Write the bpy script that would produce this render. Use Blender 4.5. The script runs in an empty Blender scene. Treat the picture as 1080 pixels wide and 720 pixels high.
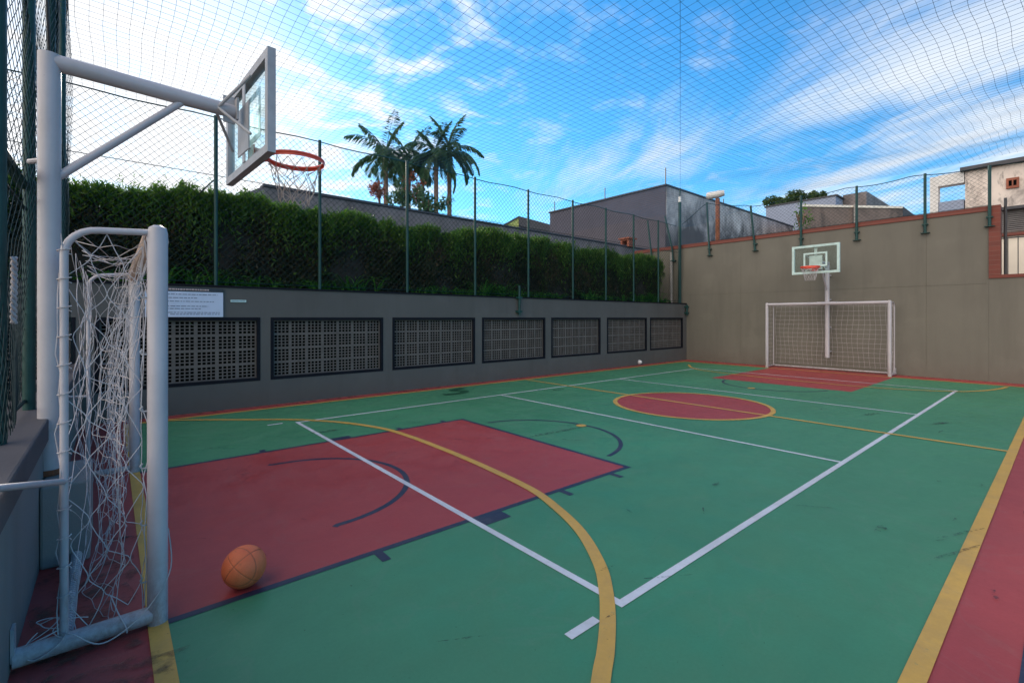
import bpy, math, random
import numpy as np
from mathutils import Vector, Matrix
R = math.radians
random.seed(7)
rng = np.random.default_rng(7)
sc = bpy.context.scene
col = sc.collection

# ------------------------------------------------------------------ camera
FOC, HOR, CAMH, TH = 499.35, 335.2, 1.52, 0.86801
cam_d = bpy.data.cameras.new('camera')
cam = bpy.data.objects.new('camera', cam_d)
col.objects.link(cam)
cam_d.sensor_width = 36.0
cam_d.lens = FOC / 1080 * 36
cam_d.shift_y = -(360 - HOR) / 1080
cam_d.clip_start = 0.05
cam_d.clip_end = 2000
cam.location = (0, 0, CAMH)
cam.rotation_euler = (R(90), 0, TH - R(90))
sc.camera = cam

# ------------------------------------------------------------------ materials
class NT:
    def __init__(s, name):
        s.m = bpy.data.materials.new(name)
        s.m.use_nodes = True
        s.t = s.m.node_tree
        s.b = s.t.nodes['Principled BSDF']
        s.out = s.t.nodes['Material Output']
        s._co = None
    def n(s, typ, **kw):
        nd = s.t.nodes.new(typ)
        for k, v in kw.items():
            setattr(nd, k, v)
        return nd
    def l(s, a, b):
        s.t.links.new(a, b)
    def co(s, scale=(1, 1, 1)):
        g = s.n('ShaderNodeNewGeometry')
        mp = s.n('ShaderNodeMapping')
        mp.inputs['Scale'].default_value = scale
        s.l(g.outputs['Position'], mp.inputs['Vector'])
        return mp.outputs['Vector']
    def noise(s, scale, detail=5, rough=.6, stretch=(1, 1, 1), dist=0.0):
        nd = s.n('ShaderNodeTexNoise')
        nd.inputs['Scale'].default_value = scale
        nd.inputs['Detail'].default_value = detail
        nd.inputs['Roughness'].default_value = rough
        nd.inputs['Distortion'].default_value = dist
        s.l(s.co(stretch), nd.inputs['Vector'])
        return nd.outputs['Fac']
    def ramp(s, fac, lo, hi):
        nd = s.n('ShaderNodeMapRange')
        nd.inputs['From Min'].default_value = lo
        nd.inputs['From Max'].default_value = hi
        s.l(fac, nd.inputs['Value'])
        return nd.outputs['Result']
    def mul(s, a, b):
        nd = s.n('ShaderNodeMath', operation='MULTIPLY')
        for i, x in enumerate((a, b)):
            if isinstance(x, (int, float)): nd.inputs[i].default_value = x
            else: s.l(x, nd.inputs[i])
        return nd.outputs[0]
    def mix(s, fac, a, b):
        nd = s.n('ShaderNodeMix', data_type='RGBA')
        if isinstance(fac, (int, float)): nd.inputs[0].default_value = fac
        else: s.l(fac, nd.inputs[0])
        for k, x in ((6, a), (7, b)):
            if isinstance(x, tuple): nd.inputs[k].default_value = (*x, 1)
            else: s.l(x, nd.inputs[k])
        return nd.outputs[2]
    def z(s):
        g = s.n('ShaderNodeNewGeometry')
        sp = s.n('ShaderNodeSeparateXYZ')
        s.l(g.outputs['Position'], sp.inputs[0])
        return sp.outputs[2]
    def bump(s, h, strength=.3, dist=.01):
        nd = s.n('ShaderNodeBump')
        nd.inputs['Strength'].default_value = strength
        nd.inputs['Distance'].default_value = dist
        s.l(h, nd.inputs['Height'])
        s.l(nd.outputs[0], s.b.inputs['Normal'])
    def base(s, c):
        if isinstance(c, tuple): s.b.inputs['Base Color'].default_value = (*c, 1)
        else: s.l(c, s.b.inputs['Base Color'])
    def rough(s, r):
        if isinstance(r, (int, float)): s.b.inputs['Roughness'].default_value = r
        else: s.l(r, s.b.inputs['Roughness'])

def sc3(c, k): return tuple(x * k for x in c)

def simple(name, c, rough=.5, metal=0, var=.18, scale=6, bump=0.0, spec=.5):
    t = NT(name)
    n = t.noise(scale)
    t.base(t.mix(t.ramp(n, .3, .7), sc3(c, 1 - var), sc3(c, 1 + var)))
    t.rough(rough)
    t.b.inputs['Metallic'].default_value = metal
    t.b.inputs['Specular IOR Level'].default_value = spec
    if bump: t.bump(t.noise(scale * 12, 3), bump, .004)
    return t.m

def court(name, c, wear=None, wear_lo=.64):
    t = NT(name)
    big = t.ramp(t.noise(.45, 4, .55), .3, .72)
    mid = t.ramp(t.noise(2.6, 6, .65), .32, .7)
    fine = t.noise(55, 3, .6)
    k = t.mix(big, sc3(c, .83), sc3(c, 1.15))
    grey = tuple(.78 * x + .22 * .17 for x in c)
    k = t.mix(t.mul(mid, .7), k, grey)
    # rubber scuffs, stretched along the play direction
    sm = t.ramp(t.noise(1.7, 8, .72, (1, .42, 1), .6), .66, .78)
    k = t.mix(t.mul(sm, .38), k, sc3(c, .48))
    dr = t.ramp(t.noise(14, 5, .7), .69, .78)
    k = t.mix(t.mul(dr, .30), k, (.25, .22, .19))
    # dried puddle rims, roller laps and pale dust
    rg = t.n('ShaderNodeMath', operation='ABSOLUTE'); sb = t.n('ShaderNodeMath', operation='SUBTRACT'); sb.inputs[1].default_value = .5
    t.l(t.noise(.9, 4, .55, (1, 1, 1), .8), sb.inputs[0]); t.l(sb.outputs[0], rg.inputs[0])
    k = t.mix(t.mul(t.ramp(rg.outputs[0], .012, .0), .09), k, (.22, .22, .19))
    lap = t.ramp(t.noise(3.2, 2, .5, (.12, 1, 1)), .42, .60)
    k = t.mix(t.mul(lap, .12), k, sc3(c, .70))
    ds = t.ramp(t.noise(120, 3, .6), .66, .74)
    k = t.mix(t.mul(ds, .28), k, (.27, .25, .22))
    pk = t.ramp(t.noise(38, 2, .5), .735, .76)
    k = t.mix(t.mul(pk, .6), k, sc3(c, .3))
    if wear:
        w = t.ramp(t.noise(11, 8, .78), wear_lo-.03, wear_lo + .06)
        k = t.mix(t.mul(w, .75), k, wear)
        k = t.mix(t.mul(t.ramp(t.noise(3.1, 6, .7), .45, .7), .22), k, (.16, .14, .12))
    k = t.mix(t.mul(t.ramp(fine, .3, .7), .26), k, sc3(c, .7))
    t.base(k)
    rr = t.n('ShaderNodeMapRange')
    rr.inputs['To Min'].default_value = .40
    rr.inputs['To Max'].default_value = .66
    t.l(mid, rr.inputs['Value'])
    t.rough(rr.outputs[0])
    t.b.inputs['Specular IOR Level'].default_value = .4
    t.bump(fine, .25, .003)
    return t.m

def plaster(name, c, dirt=(.10, .08, .06), foot=.5, mould=0.0, streak=.5, footz=0.0):
    t = NT(name)
    a = t.ramp(t.noise(.55, 5, .6), .3, .7)
    k = t.mix(a, sc3(c, .90), sc3(c, 1.10))
    st = t.ramp(t.noise(2.2, 6, .65, (1, 1, .12)), .5, .75)
    k = t.mix(t.mul(st, streak), k, sc3(c, .72))
    pt = t.ramp(t.noise(1.1, 3, .5), .58, .62)
    k = t.mix(t.mul(pt, .10), k, sc3(c, 1.35))
    if foot:
        f = t.n('ShaderNodeMapRange')
        f.inputs['From Min'].default_value = footz + .42
        f.inputs['From Max'].default_value = footz
        t.l(t.z(), f.inputs['Value'])
        g = t.mul(f.outputs[0], t.ramp(t.noise(3.5, 6, .7), .25, .7))
        k = t.mix(t.mul(g, foot), k, dirt)
    if mould:
        m = t.ramp(t.noise(.9, 8, .7, (1, 1, .45), .5), .46, .60)
        k = t.mix(t.mul(m, mould), k, (.035, .032, .033))
    t.base(k)
    t.rough(.82)
    t.b.inputs['Specular IOR Level'].default_value = .25
    t.bump(t.noise(70, 4, .6), .35, .004)
    return t.m

M = {}
M['floor_red'] = court('court red acrylic', (.36, .046, .043))
M['floor_green'] = court('court green acrylic', (.052, .232, .112))
M['yellow'] = court('yellow line paint', (.62, .36, .065), (.10, .2, .12))
M['white'] = court('white line paint', (.66, .68, .72), (.14, .25, .2))
M['navy'] = court('navy line paint', (.016, .022, .055), (.09, .2, .15), .66)
M['far_wall'] = plaster('olive grey wall paint', (.150, .142, .120), foot=.5)
M['left_wall'] = plaster('grey wall paint', (.098, .094, .090), foot=.55)
M['end_wall'] = plaster('blue grey wall paint', (.20, .215, .215), foot=.4)
M['coping'] = plaster('dark slate coping', (.095, .09, .098), foot=0)
M['block'] = simple('breeze block concrete', (.105, .092, .085), .85, bump=.4)
M['dark_frame'] = simple('black painted frame', (.008, .009, .014), .7, spec=.12)
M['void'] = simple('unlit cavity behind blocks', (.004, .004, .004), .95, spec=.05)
M['green_metal'] = simple('dark green enamel', (.010, .048, .045), .45, spec=.3)
M['mesh_green'] = simple('green coated wire', (.006, .022, .024), .6, spec=.15)
M['net_dark'] = simple('dark teal nylon twine', (.02, .085, .16), .8, spec=.1)
M['white_metal'] = None
t = NT('white enamel on steel')
chip = t.ramp(t.noise(16, 7, .75), .68, .72)
k = t.mix(t.ramp(t.noise(3, 5), .3, .7), (.39, .37, .40), (.48, .455, .48))
k = t.mix(t.mul(t.ramp(t.noise(5, 6, .7, (1, 1, .25)), .52, .75), .30), k, (.36, .33, .29))
ft = t.mul(t.ramp(t.z(), .42, .0), t.ramp(t.noise(22, 7, .75, (1, 1, .5)), .40, .66))
k = t.mix(t.mul(ft, .75), k, (.17, .11, .075))
chp2 = t.ramp(t.noise(46, 5, .7, (1, 1, .6)), .71, .73)
k = t.mix(t.mul(chp2, .8), k, (.20, .10, .06))
t.base(t.mix(t.mul(chip, .65), k, (.16, .13, .11)))
t.rough(.38)
t.bump(t.noise(30, 3), .08, .003)
M['white_metal'] = t.m
M['rope_white'] = simple('white nylon rope', (.46, .43, .44), .8)
M['rope_tan'] = simple('soiled net cord', (.40, .31, .26), .9)
M['rim'] = simple('orange red rim paint', (.74, .075, .035), .42)
M['grey_metal'] = simple('grey board frame', (.34, .34, .36), .45)
M['brick'] = None
t = NT('red brick capping')
bk = t.n('ShaderNodeTexBrick')
bk.inputs['Color1'].default_value = (.185, .050, .036, 1)
bk.inputs['Color2'].default_value = (.145, .040, .030, 1)
bk.inputs['Mortar'].default_value = (.19, .10, .08, 1)
bk.inputs['Scale'].default_value = 4.5
mp = t.n('ShaderNodeMapping')
mp.inputs['Rotation'].default_value = (R(90), 0, R(90))
g = t.n('ShaderNodeNewGeometry')
t.l(g.outputs['Position'], mp.inputs['Vector'])
t.l(mp.outputs[0], bk.inputs['Vector'])
t.base(t.mix(t.mul(t.ramp(t.noise(6, 6), .45, .75), .45), bk.outputs['Color'], (.12, .05, .04)))
t.rough(.85)
M['brick'] = t.m
M['rust'] = simple('rusty steel', (.22, .075, .035), .8, var=.4)
M['terracotta'] = simple('terracotta brick', (.26, .085, .05), .85, var=.3)
M['grey_house'] = plaster('mauve grey house paint', (.082, .082, .112), foot=0, streak=.2)
t = NT('mould stained plaster')
hz_ = t.ramp(t.z(), 6.9, 4.6)
nn = t.noise(.75, 8, .68, (1, 1, .6), .6)
ad = t.n('ShaderNodeMath', operation='ADD'); t.l(nn, ad.inputs[0]); t.l(t.mul(hz_, .34), ad.inputs[1])
st_ = t.ramp(t.noise(2.0, 6, .65, (1, 1, .1)), .45, .75)
k = t.mix(t.ramp(t.noise(1.2, 5), .3, .7), (.46, .42, .41), (.58, .54, .52))
k = t.mix(t.mul(st_, .4), k, (.14, .13, .14))
t.base(t.mix(t.mul(t.ramp(ad.outputs[0], .42, .70), .92), k, (.05, .047, .05))); t.rough(.85); t.bump(t.noise(60, 4), .3, .004)
M['stained'] = t.m
t = NT('weathered pale plaster')
a_ = t.ramp(t.noise(1.6, 8, .7, (1, 1, .6), .5), .50, .62)
b_ = t.ramp(t.noise(5, 7, .72, (1, 1, .45), .4), .54, .66)
c_ = t.ramp(t.noise(2.4, 6, .7, (1, 1, .12)), .52, .72)
k = t.mix(t.ramp(t.noise(.8, 5), .35, .65), (.60, .52, .47), (.74, .64, .57))
k = t.mix(t.mul(a_, .7), k, (.20, .17, .16)); k = t.mix(t.mul(b_, .65), k, (.13, .115, .11)); k = t.mix(t.mul(c_, .45), k, (.26, .20, .17))
t.base(k); t.rough(.9); t.bump(t.noise(30, 5, .7), .6, .01)
M['old_plaster'] = t.m
M['old_wall'] = plaster('old concrete boundary wall', (.21, .185, .185), foot=0, mould=.45, streak=.7)
M['brown_wall'] = plaster('brown roughcast', (.21, .155, .13), foot=0, mould=.55, streak=.8)
M['blue_house'] = plaster('pale blue grey render', (.27, .31, .41), foot=0, streak=.15)
M['cream'] = plaster('cream wall paint', (.85, .76, .64), foot=0, streak=.3)
M['pale_white'] = plaster('white concrete paint', (.66, .64, .62), foot=0)
M['roof'] = simple('dark slate roof', (.055, .055, .065), .7)
M['lime'] = plaster('lime green gable paint', (.40, .46, .16), foot=0)
M['louvre'] = simple('grey louvre blades', (.26, .25, .25), .5)
M['iron'] = simple('dark iron', (.03, .03, .035), .5)
M['pipe'] = simple('grey plastic pipe', (.27, .26, .25), .5)
M['lamp_white'] = simple('off white lamp casing', (.62, .60, .57), .45)
M['board_white'] = simple('pale notice sheet', (.50, .54, .68), .4, var=.05)
M['board_head'] = simple('dark notice header', (.02, .022, .03), .5)
M['ink'] = simple('grey print', (.16, .18, .24), .6)
M['ink_pale'] = simple('pale print', (.50, .36, .34), .6)
M['earth'] = simple('planting soil', (.05, .035, .025), .95, var=.4)
M['ground'] = simple('dry ground', (.13, .115, .095), .95, var=.3, scale=1.2)
M['twig'] = simple('brown hedge twigs', (.016, .012, .008), .9, var=.4)
M['bark'] = simple('palm bark', (.20, .125, .10), .9, var=.35, bump=.5)
M['shaft'] = simple('green palm shaft', (.08, .14, .05), .6)
M['concrete_post'] = plaster('bare concrete', (.26, .25, .24), foot=.3)

def leaf(name, c1, c2, trans=.5, rough=.55):
    t = NT(name)
    g = t.n('ShaderNodeNewGeometry')
    k = t.mix(g.outputs['Random Per Island'], c1, c2)
    n = t.ramp(t.noise(1.3, 4), .3, .7)
    k = t.mix(t.mul(n, .45), k, sc3(c1, .55))
    t.base(k)
    t.rough(rough)
    tr = t.n('ShaderNodeBsdfTranslucent')
    t.l(k, tr.inputs['Color'])
    ms = t.n('ShaderNodeMixShader')
    ms.inputs[0].default_value = trans
    t.l(t.b.outputs[0], ms.inputs[1])
    t.l(tr.outputs[0], ms.inputs[2])
    t.l(ms.outputs[0], t.out.inputs['Surface'])
    return t.m
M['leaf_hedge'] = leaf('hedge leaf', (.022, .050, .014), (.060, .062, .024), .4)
M['leaf_new'] = leaf('fresh lit hedge leaf', (.056, .165, .014), (.135, .245, .03), .5)  # fresh growth, with light on the hedge top painted in as brighter green
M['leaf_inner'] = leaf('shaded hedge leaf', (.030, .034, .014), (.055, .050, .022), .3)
M['dry'] = leaf('dry hedge twig', (.085, .048, .022), (.12, .085, .035), .2, .8)
M['leaf_strap'] = leaf('strap leaf', (.035, .17, .02), (.10, .30, .04), .45, .4)
M['leaf_palm'] = leaf('palm leaflet', (.045, .115, .06), (.10, .20, .09), .35, .4)
M['leaf_palm_light'] = leaf('young palm leaflet', (.09, .15, .03), (.14, .20, .05), .5, .4)
M['leaf_red'] = leaf('red shrub leaf', (.22, .045, .03), (.30, .10, .05), .4)
M['leaf_tree'] = leaf('tree leaf', (.035, .075, .020), (.08, .13, .035), .4)

# glass with a faint tint
t = NT('clear backboard glass')
t.t.nodes.remove(t.b)
tp = t.n('ShaderNodeBsdfTransparent'); tp.inputs[0].default_value = (.90, .97, .97, 1)
gl = t.n('ShaderNodeBsdfGlossy'); gl.inputs['Roughness'].default_value = .03; gl.inputs[0].default_value = (.8, .95, .95, 1)
lw = t.n('ShaderNodeLayerWeight'); lw.inputs[0].default_value = .25
ms = t.n('ShaderNodeMixShader')
t.l(t.ramp(lw.outputs['Fresnel'], .0, 3.0), ms.inputs[0]); t.l(tp.outputs[0], ms.inputs[1]); t.l(gl.outputs[0], ms.inputs[2])
t.l(ms.outputs[0], t.out.inputs['Surface'])
M['glass'] = t.m
M['teal_paint'] = simple('pale teal board paint', (.46, .62, .60), .45)

# basketball
t = NT('worn orange rubber')
k = t.mix(t.ramp(t.noise(9, 5), .3, .7), (.62, .115, .038), (.76, .18, .065))
k = t.mix(t.mul(t.ramp(t.noise(40, 4), .6, .75), .4), k, (.25, .07, .03))
vc = t.n('ShaderNodeAttribute', attribute_name='seam')
t.base(t.mix(t.mul(vc.outputs['Fac'], .6), k, (.09, .03, .016)))
t.rough(.6)
vo = t.n('ShaderNodeTexVoronoi'); vo.inputs['Scale'].default_value = 260
t.l(t.co(), vo.inputs['Vector'])
t.bump(vo.outputs['Distance'], .5, .002)
M['ball'] = t.m

# ------------------------------------------------------------------ mesh building
W = {}   # world origin of each object used as a parent
def finish(o, name, parent, verts=None):
    pass

class MB:
    def __init__(s): s.v = []; s.f = []; s.k = 0
    def quad(s, a, b, c, d):
        i = len(s.v); s.v += [tuple(a), tuple(b), tuple(c), tuple(d)]; s.f.append((i, i+1, i+2, i+3)); return s
    def poly(s, pts):
        i = len(s.v); s.v += [tuple(p) for p in pts]; s.f.append(tuple(range(i, i+len(pts)))); return s
    def box(s, x0, y0, z0, x1, y1, z1, rot=0, piv=None):
        P = [(x0,y0,z0),(x1,y0,z0),(x1,y1,z0),(x0,y1,z0),(x0,y0,z1),(x1,y0,z1),(x1,y1,z1),(x0,y1,z1)]
        if rot:
            if piv is None: piv = ((x0+x1)/2, (y0+y1)/2)
            c, n = math.cos(rot), math.sin(rot)
            P = [(piv[0]+(x-piv[0])*c-(y-piv[1])*n, piv[1]+(x-piv[0])*n+(y-piv[1])*c, z) for x, y, z in P]
        i = len(s.v); s.v += P
        for f in ((0,3,2,1),(4,5,6,7),(0,1,5,4),(1,2,6,5),(2,3,7,6),(3,0,4,7)): s.f.append(tuple(i+q for q in f))
        return s
    def obox(s, c, ax, ay, az):
        """box at c with half-axis vectors"""
        c, ax, ay, az = map(Vector, (c, ax, ay, az))
        P = [c-ax-ay-az, c+ax-ay-az, c+ax+ay-az, c-ax+ay-az, c-ax-ay+az, c+ax-ay+az, c+ax+ay+az, c-ax+ay+az]
        i = len(s.v); s.v += [tuple(p) for p in P]
        for f in ((0,3,2,1),(4,5,6,7),(0,1,5,4),(1,2,6,5),(2,3,7,6),(3,0,4,7)): s.f.append(tuple(i+q for q in f))
        return s
    def tube(s, pts, r, n=8, closed=False, cap=True):
        pts = [Vector(p) for p in pts]
        m = len(pts)
        rs = r if isinstance(r, (list, tuple)) else [r]*m
        base = len(s.v)
        up = None
        for i, p in enumerate(pts):
            if closed: d = pts[(i+1) % m] - pts[i-1]
            else: d = pts[min(i+1, m-1)] - pts[max(i-1, 0)]
            if d.length < 1e-9: d = Vector((0, 0, 1))
            d.normalize()
            if up is None:
                up = Vector((0, 0, 1)) if abs(d.z) < .9 else Vector((1, 0, 0))
            a = up - d * up.dot(d)
            if a.length < 1e-6: a = d.orthogonal()
            a.normalize(); b = d.cross(a); up = a
            for k in range(n):
                q = 2*math.pi*k/n
                s.v.append(tuple(p + (a*math.cos(q) + b*math.sin(q))*rs[i]))
        for i in range(m if closed else m-1):
            A = base + i*n; B = base + ((i+1) % m)*n
            for k in range(n):
                s.f.append((A+k, A+(k+1) % n, B+(k+1) % n, B+k))
        if cap and not closed:
            s.f.append(tuple(base + k for k in reversed(range(n))))
            s.f.append(tuple(base + (m-1)*n + k for k in range(n)))
        return s
    def cyl(s, a, b, r, n=12): return s.tube([a, b], r, n)
    def ribbon(s, pts, w, z):
        """flat strip along a polyline, lying at height z"""
        P = [Vector((p[0], p[1])) for p in pts]; m = len(P); L = []
        for i in range(m):
            d = (P[min(i+1, m-1)] - P[max(i-1, 0)]).normalized(); nrm = Vector((-d.y, d.x))
            L.append((P[i] + nrm*w/2, P[i] - nrm*w/2))
        i0 = len(s.v)
        for a, b in L: s.v += [(a.x, a.y, z), (b.x, b.y, z)]
        for i in range(m-1): s.f.append((i0+2*i, i0+2*i+1, i0+2*i+3, i0+2*i+2))
        return s
    def rect(s, x0, y0, x1, y1, z): return s.quad((x0,y0,z),(x1,y0,z),(x1,y1,z),(x0,y1,z))
    def build(s, name, mat, parent=None, smooth=False, bevel=0, loc=None):
        o0 = Vector(loc) if loc is not None else (W[parent.name] if parent else Vector((0, 0, 0)))
        me = bpy.data.meshes.new(name)
        me.from_pydata([(x-o0.x, y-o0.y, z-o0.z) for x, y, z in s.v], [], s.f)
        me.materials.append(mat)
        if smooth:
            me.polygons.foreach_set('use_smooth', [True]*len(me.polygons))
        me.update()
        o = bpy.data.objects.new(name, me)
        col.objects.link(o)
        if parent: o.parent = parent
        elif loc is not None: o.location = o0
        W[o.name] = o0
        if bevel:
            b = o.modifiers.new('bevel', 'BEVEL'); b.width = bevel; b.segments = 2; b.limit_method = 'ANGLE'; b.angle_limit = R(40)
        if smooth:
            try: me.set_sharp_from_angle(angle=R(40))
            except Exception: pass
        return o

def tag(o, label=None, cat=None, group=None, kind=None):
    if label: o['label'] = label
    if cat: o['category'] = cat
    if group: o['group'] = group
    if kind: o['kind'] = kind
    return o
def thing(name, loc, label, cat, group=None):
    o = bpy.data.objects.new(name, None); col.objects.link(o)
    o.location = loc; o.empty_display_size = .2
    W[o.name] = Vector(loc)
    return tag(o, label, cat, group)
def struct(name, mb, mat, label, cat):
    return tag(mb.build(name, mat), label, cat, kind='structure')

def wall_grid(xs, zs, hole, depth, plane='y', at=0.0, back=True):
    """solid slab facing -y (or -x) at coordinate `at`, cut into cells; hole(i,j) True leaves an opening with reveals"""
    mb = MB()
    vf = {}; vb = {}
    def P(i, j, d):
        return (xs[i], at+d, zs[j]) if plane == 'y' else (at+d, xs[i], zs[j])
    def V(c, i, j, d):
        if (i, j) not in c: c[(i, j)] = len(mb.v); mb.v.append(P(i, j, d))
        return c[(i, j)]
    nx, nz = len(xs)-1, len(zs)-1
    H = [[hole(i, j) for j in range(nz)] for i in range(nx)]
    for i in range(nx):
        for j in range(nz):
            if H[i][j]: continue
            q = ((i, j), (i+1, j), (i+1, j+1), (i, j+1))
            mb.f.append(tuple(V(vf, a, b, 0) for a, b in q))
            if back: mb.f.append(tuple(V(vb, a, b, depth) for a, b in reversed(q)))
            for (di, dj, e) in ((-1, 0, (3, 0)), (1, 0, (1, 2)), (0, -1, (0, 1)), (0, 1, (2, 3))):
                ii, jj = i+di, j+dj
                if not (0 <= ii < nx and 0 <= jj < nz) or H[ii][jj]:
                    a, b = q[e[0]], q[e[1]]
                    mb.f.append((V(vf, *b, 0), V(vf, *a, 0), V(vb, *a, depth), V(vb, *b, depth)))
    return mb

# ------------------------------------------------------------------ ground and court
CY = 4.41
XF, XB = .178, 15.25          # goal lines
YR, YL = .427, 8.69           # touch lines
WALLX, WALLY, ENDX = 16.0, 9.05, -.33
struct('ground', MB().rect(-260, -260, 320, 320, -.03), M['ground'], 'bare ground round the sports court', 'ground')
struct('court_floor', MB().rect(ENDX-.1, -6, WALLX+.1, WALLY+.1, 0), M['floor_red'], 'dark red painted border of the sports court', 'court floor')
struct('court_playing_area', MB().rect(XF, YR, XB, YL, .0012), M['floor_green'], 'green painted playing area of the court', 'court floor')
KX, KXB, KY0, KY1 = 4.02, 11.62, 2.92, 5.90
struct('painted_key', MB().rect(XF, KY0, KX, KY1, .0024), M['floor_red'], 'red free throw key by the near goal', 'court marking')
struct('painted_key', MB().rect(KXB, KY0, XB, KY1, .0024), M['floor_red'], 'red free throw key before the far goal', 'court marking')
CC = (7.77, 4.33)
def fpx(px, py):
    u = (px-540)/FOC; v = (HOR-py)/FOC; t = -CAMH/v
    return t*(math.cos(TH)+u*math.sin(TH)), t*(math.sin(TH)-u*math.cos(TH))
def arc(cx, cy, r, a0, a1, n=48): return [(cx + r*math.cos(R(a0+(a1-a0)*i/n)), cy + r*math.sin(R(a0+(a1-a0)*i/n))) for i in range(n+1)]
struct('center_circle', MB().poly([(x, y, .0024) for x, y in arc(*CC, 1.25, 0, 360)[:-1]]), M['floor_red'], 'red disc inside the yellow centre circle', 'court marking')
nv = MB(); z = .0036
for y in (KY0+.0, KY1-.0): nv.ribbon([(XF+.03, y), (KX+.025, y)], .05, z)
nv.ribbon([(KX, KY0+.025), (KX, KY1-.025)], .05, z)
for x, w in ((1.32, .06), (2.21, .26), (3.02, .06), (3.72, .06)):
    nv.rect(x-w/2, KY0-.15, x+w/2, KY0-.025, z); nv.rect(x-w/2, KY1+.025, x+w/2, KY1+.12, z)
nv.ribbon(arc(KX, 4.38, 1.10, -82, 82), .05, z)
nv.ribbon([(1.24, CY+.955)] + arc(1.27, CY, .93, 90, -90) + [(1.24, CY-.95)], .05, z)
nv.ribbon(arc(KXB, 4.38, 1.10, 98, 180+82), .05, z)
nv.ribbon([(.5, .116), (12, .116)], .05, z)
struct('navy_court_line', nv, M['navy'], 'navy basketball lines of the key and free throw arcs', 'court marking')
wh = MB(); z = .0048
VX0, VX1, VY0, VY1 = 2.068, 13.46, 1.547, 7.271
wh.ribbon([(VX0, VY0-.025), (VX0, VY1+.025)], .05, z); wh.ribbon([(VX1, VY0-.025), (VX1, VY1+.025)], .05, z)
for y in (VY0, VY1): wh.ribbon([(VX0+.025, y), (VX1-.025, y)], .05, z)
for x in (5.865, 9.66): wh.ribbon([(x, VY0+.025), (x, VY1-.025)], .05, z)
wh.rect(1.66, VY0-.025, 1.87, VY0+.025, z); wh.rect(1.69, VY1+.05, 1.89, VY1+.1, z)
struct('white_court_line', wh, M['white'], 'white volleyball lines across the court', 'court marking')
yl = MB(); z = .006
yl.ribbon([(XF, -.9), (XF, YL+.04)], .08, z); yl.ribbon([(XB, YR-.04), (XB, YL+.04)], .08, z)
for y in (YR, YL): yl.ribbon([(XF+.04, y), (XB-.04, y)], .08, z)
struct('yellow_boundary_line', yl, M['yellow'], 'yellow touch lines and goal lines round the green area', 'court marking')
ya = MB(); z = .0078
key = [(.25, 8.66), (.674, 8.60), (1.1, 8.30), (1.538, 7.94), (1.996, 7.57), (2.30, 7.23), (2.60, 6.75), (2.85, 6.07), (2.92, 5.4), (2.93, 4.84), (2.928, 4.44), (2.905, 3.84), (2.84, 3.10), (2.71, 2.64), (2.539, 2.241), (2.299, 1.881), (2.105, 1.676), (1.927, 1.522), (1.722, 1.371), (1.557, 1.266), (1.1, .95), (.7, .72), (.25, .55)]
def smooth_poly(P, n=6):
    out = []
    for i in range(len(P)-1):
        p0 = P[max(i-1, 0)]; p1 = P[i]; p2 = P[i+1]; p3 = P[min(i+2, len(P)-1)]
        for k in range(n):
            t = k/n
            out.append(tuple(.5*((2*p1[j]) + (-p0[j]+p2[j])*t + (2*p0[j]-5*p1[j]+4*p2[j]-p3[j])*t*t + (-p0[j]+3*p1[j]-3*p2[j]+p3[j])*t**3) for j in range(len(p1))))
    out.append(tuple(P[-1])); return out
ya.ribbon(smooth_poly(key), .08, z)
ya.ribbon(smooth_poly([fpx(*q) for q in ((726.5, 384.5), (729, 387.5), (740, 390.4), (773.3, 394.6), (815, 399.2), (860, 403.6), (910, 408), (964, 411.4), (1003.8, 412.9), (1022, 412.9), (1041, 411.8), (1056, 409.8), (1062, 408.2))]), .07, z)
ya.ribbon([(7.785, YR+.04), (7.785, YL-.04)], .07, z-.0006)
ya.ribbon(arc(*CC, 1.285, 0, 360, 72), .075, z)
ya.poly([(x, y, z) for x, y in arc(5.055, 4.459, .075, 0, 360, 20)[:-1]])
ya.poly([(x, y, z) for x, y in arc(10.55, 4.459, .075, 0, 360, 20)[:-1]])
struct('yellow_area_line', ya, M['yellow'], 'yellow goal area arcs, halfway line and centre ring', 'court marking')
# stains and dark scuffs lying on the paint
def blob(cx, cy, rx, ry, rot, zz, n=22, rough=.35):
    P = []
    for i in range(n):
        a = 2*math.pi*i/n; k = 1 + random.uniform(-rough, rough)
        x, y = rx*k*math.cos(a), ry*k*math.sin(a)
        P.append((cx + x*math.cos(rot) - y*math.sin(rot), cy + x*math.sin(rot) + y*math.cos(rot), zz))
    return P
def stain_mat(name, c, lo=.45, sc_=18, op=.75):
    t = NT(name)
    t.base(c); t.rough(.6)
    tp = t.n('ShaderNodeBsdfTransparent'); ms = t.n('ShaderNodeMixShader')
    t.l(t.mul(t.ramp(t.noise(sc_, 6, .7), lo, lo+.18), op), ms.inputs[0])
    t.l(tp.outputs[0], ms.inputs[1]); t.l(t.b.outputs[0], ms.inputs[2]); t.l(ms.outputs[0], t.out.inputs['Surface'])
    return t.m
M['stain'] = stain_mat('rubber scuff', (.03, .03, .03))
M['stain_green'] = stain_mat('dark green paint patch', (.006, .075, .03), .25, 8, .9)
M['grime'] = stain_mat('washed in dirt', (.10, .06, .04), .47, 9, .6)
st = MB()
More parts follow.
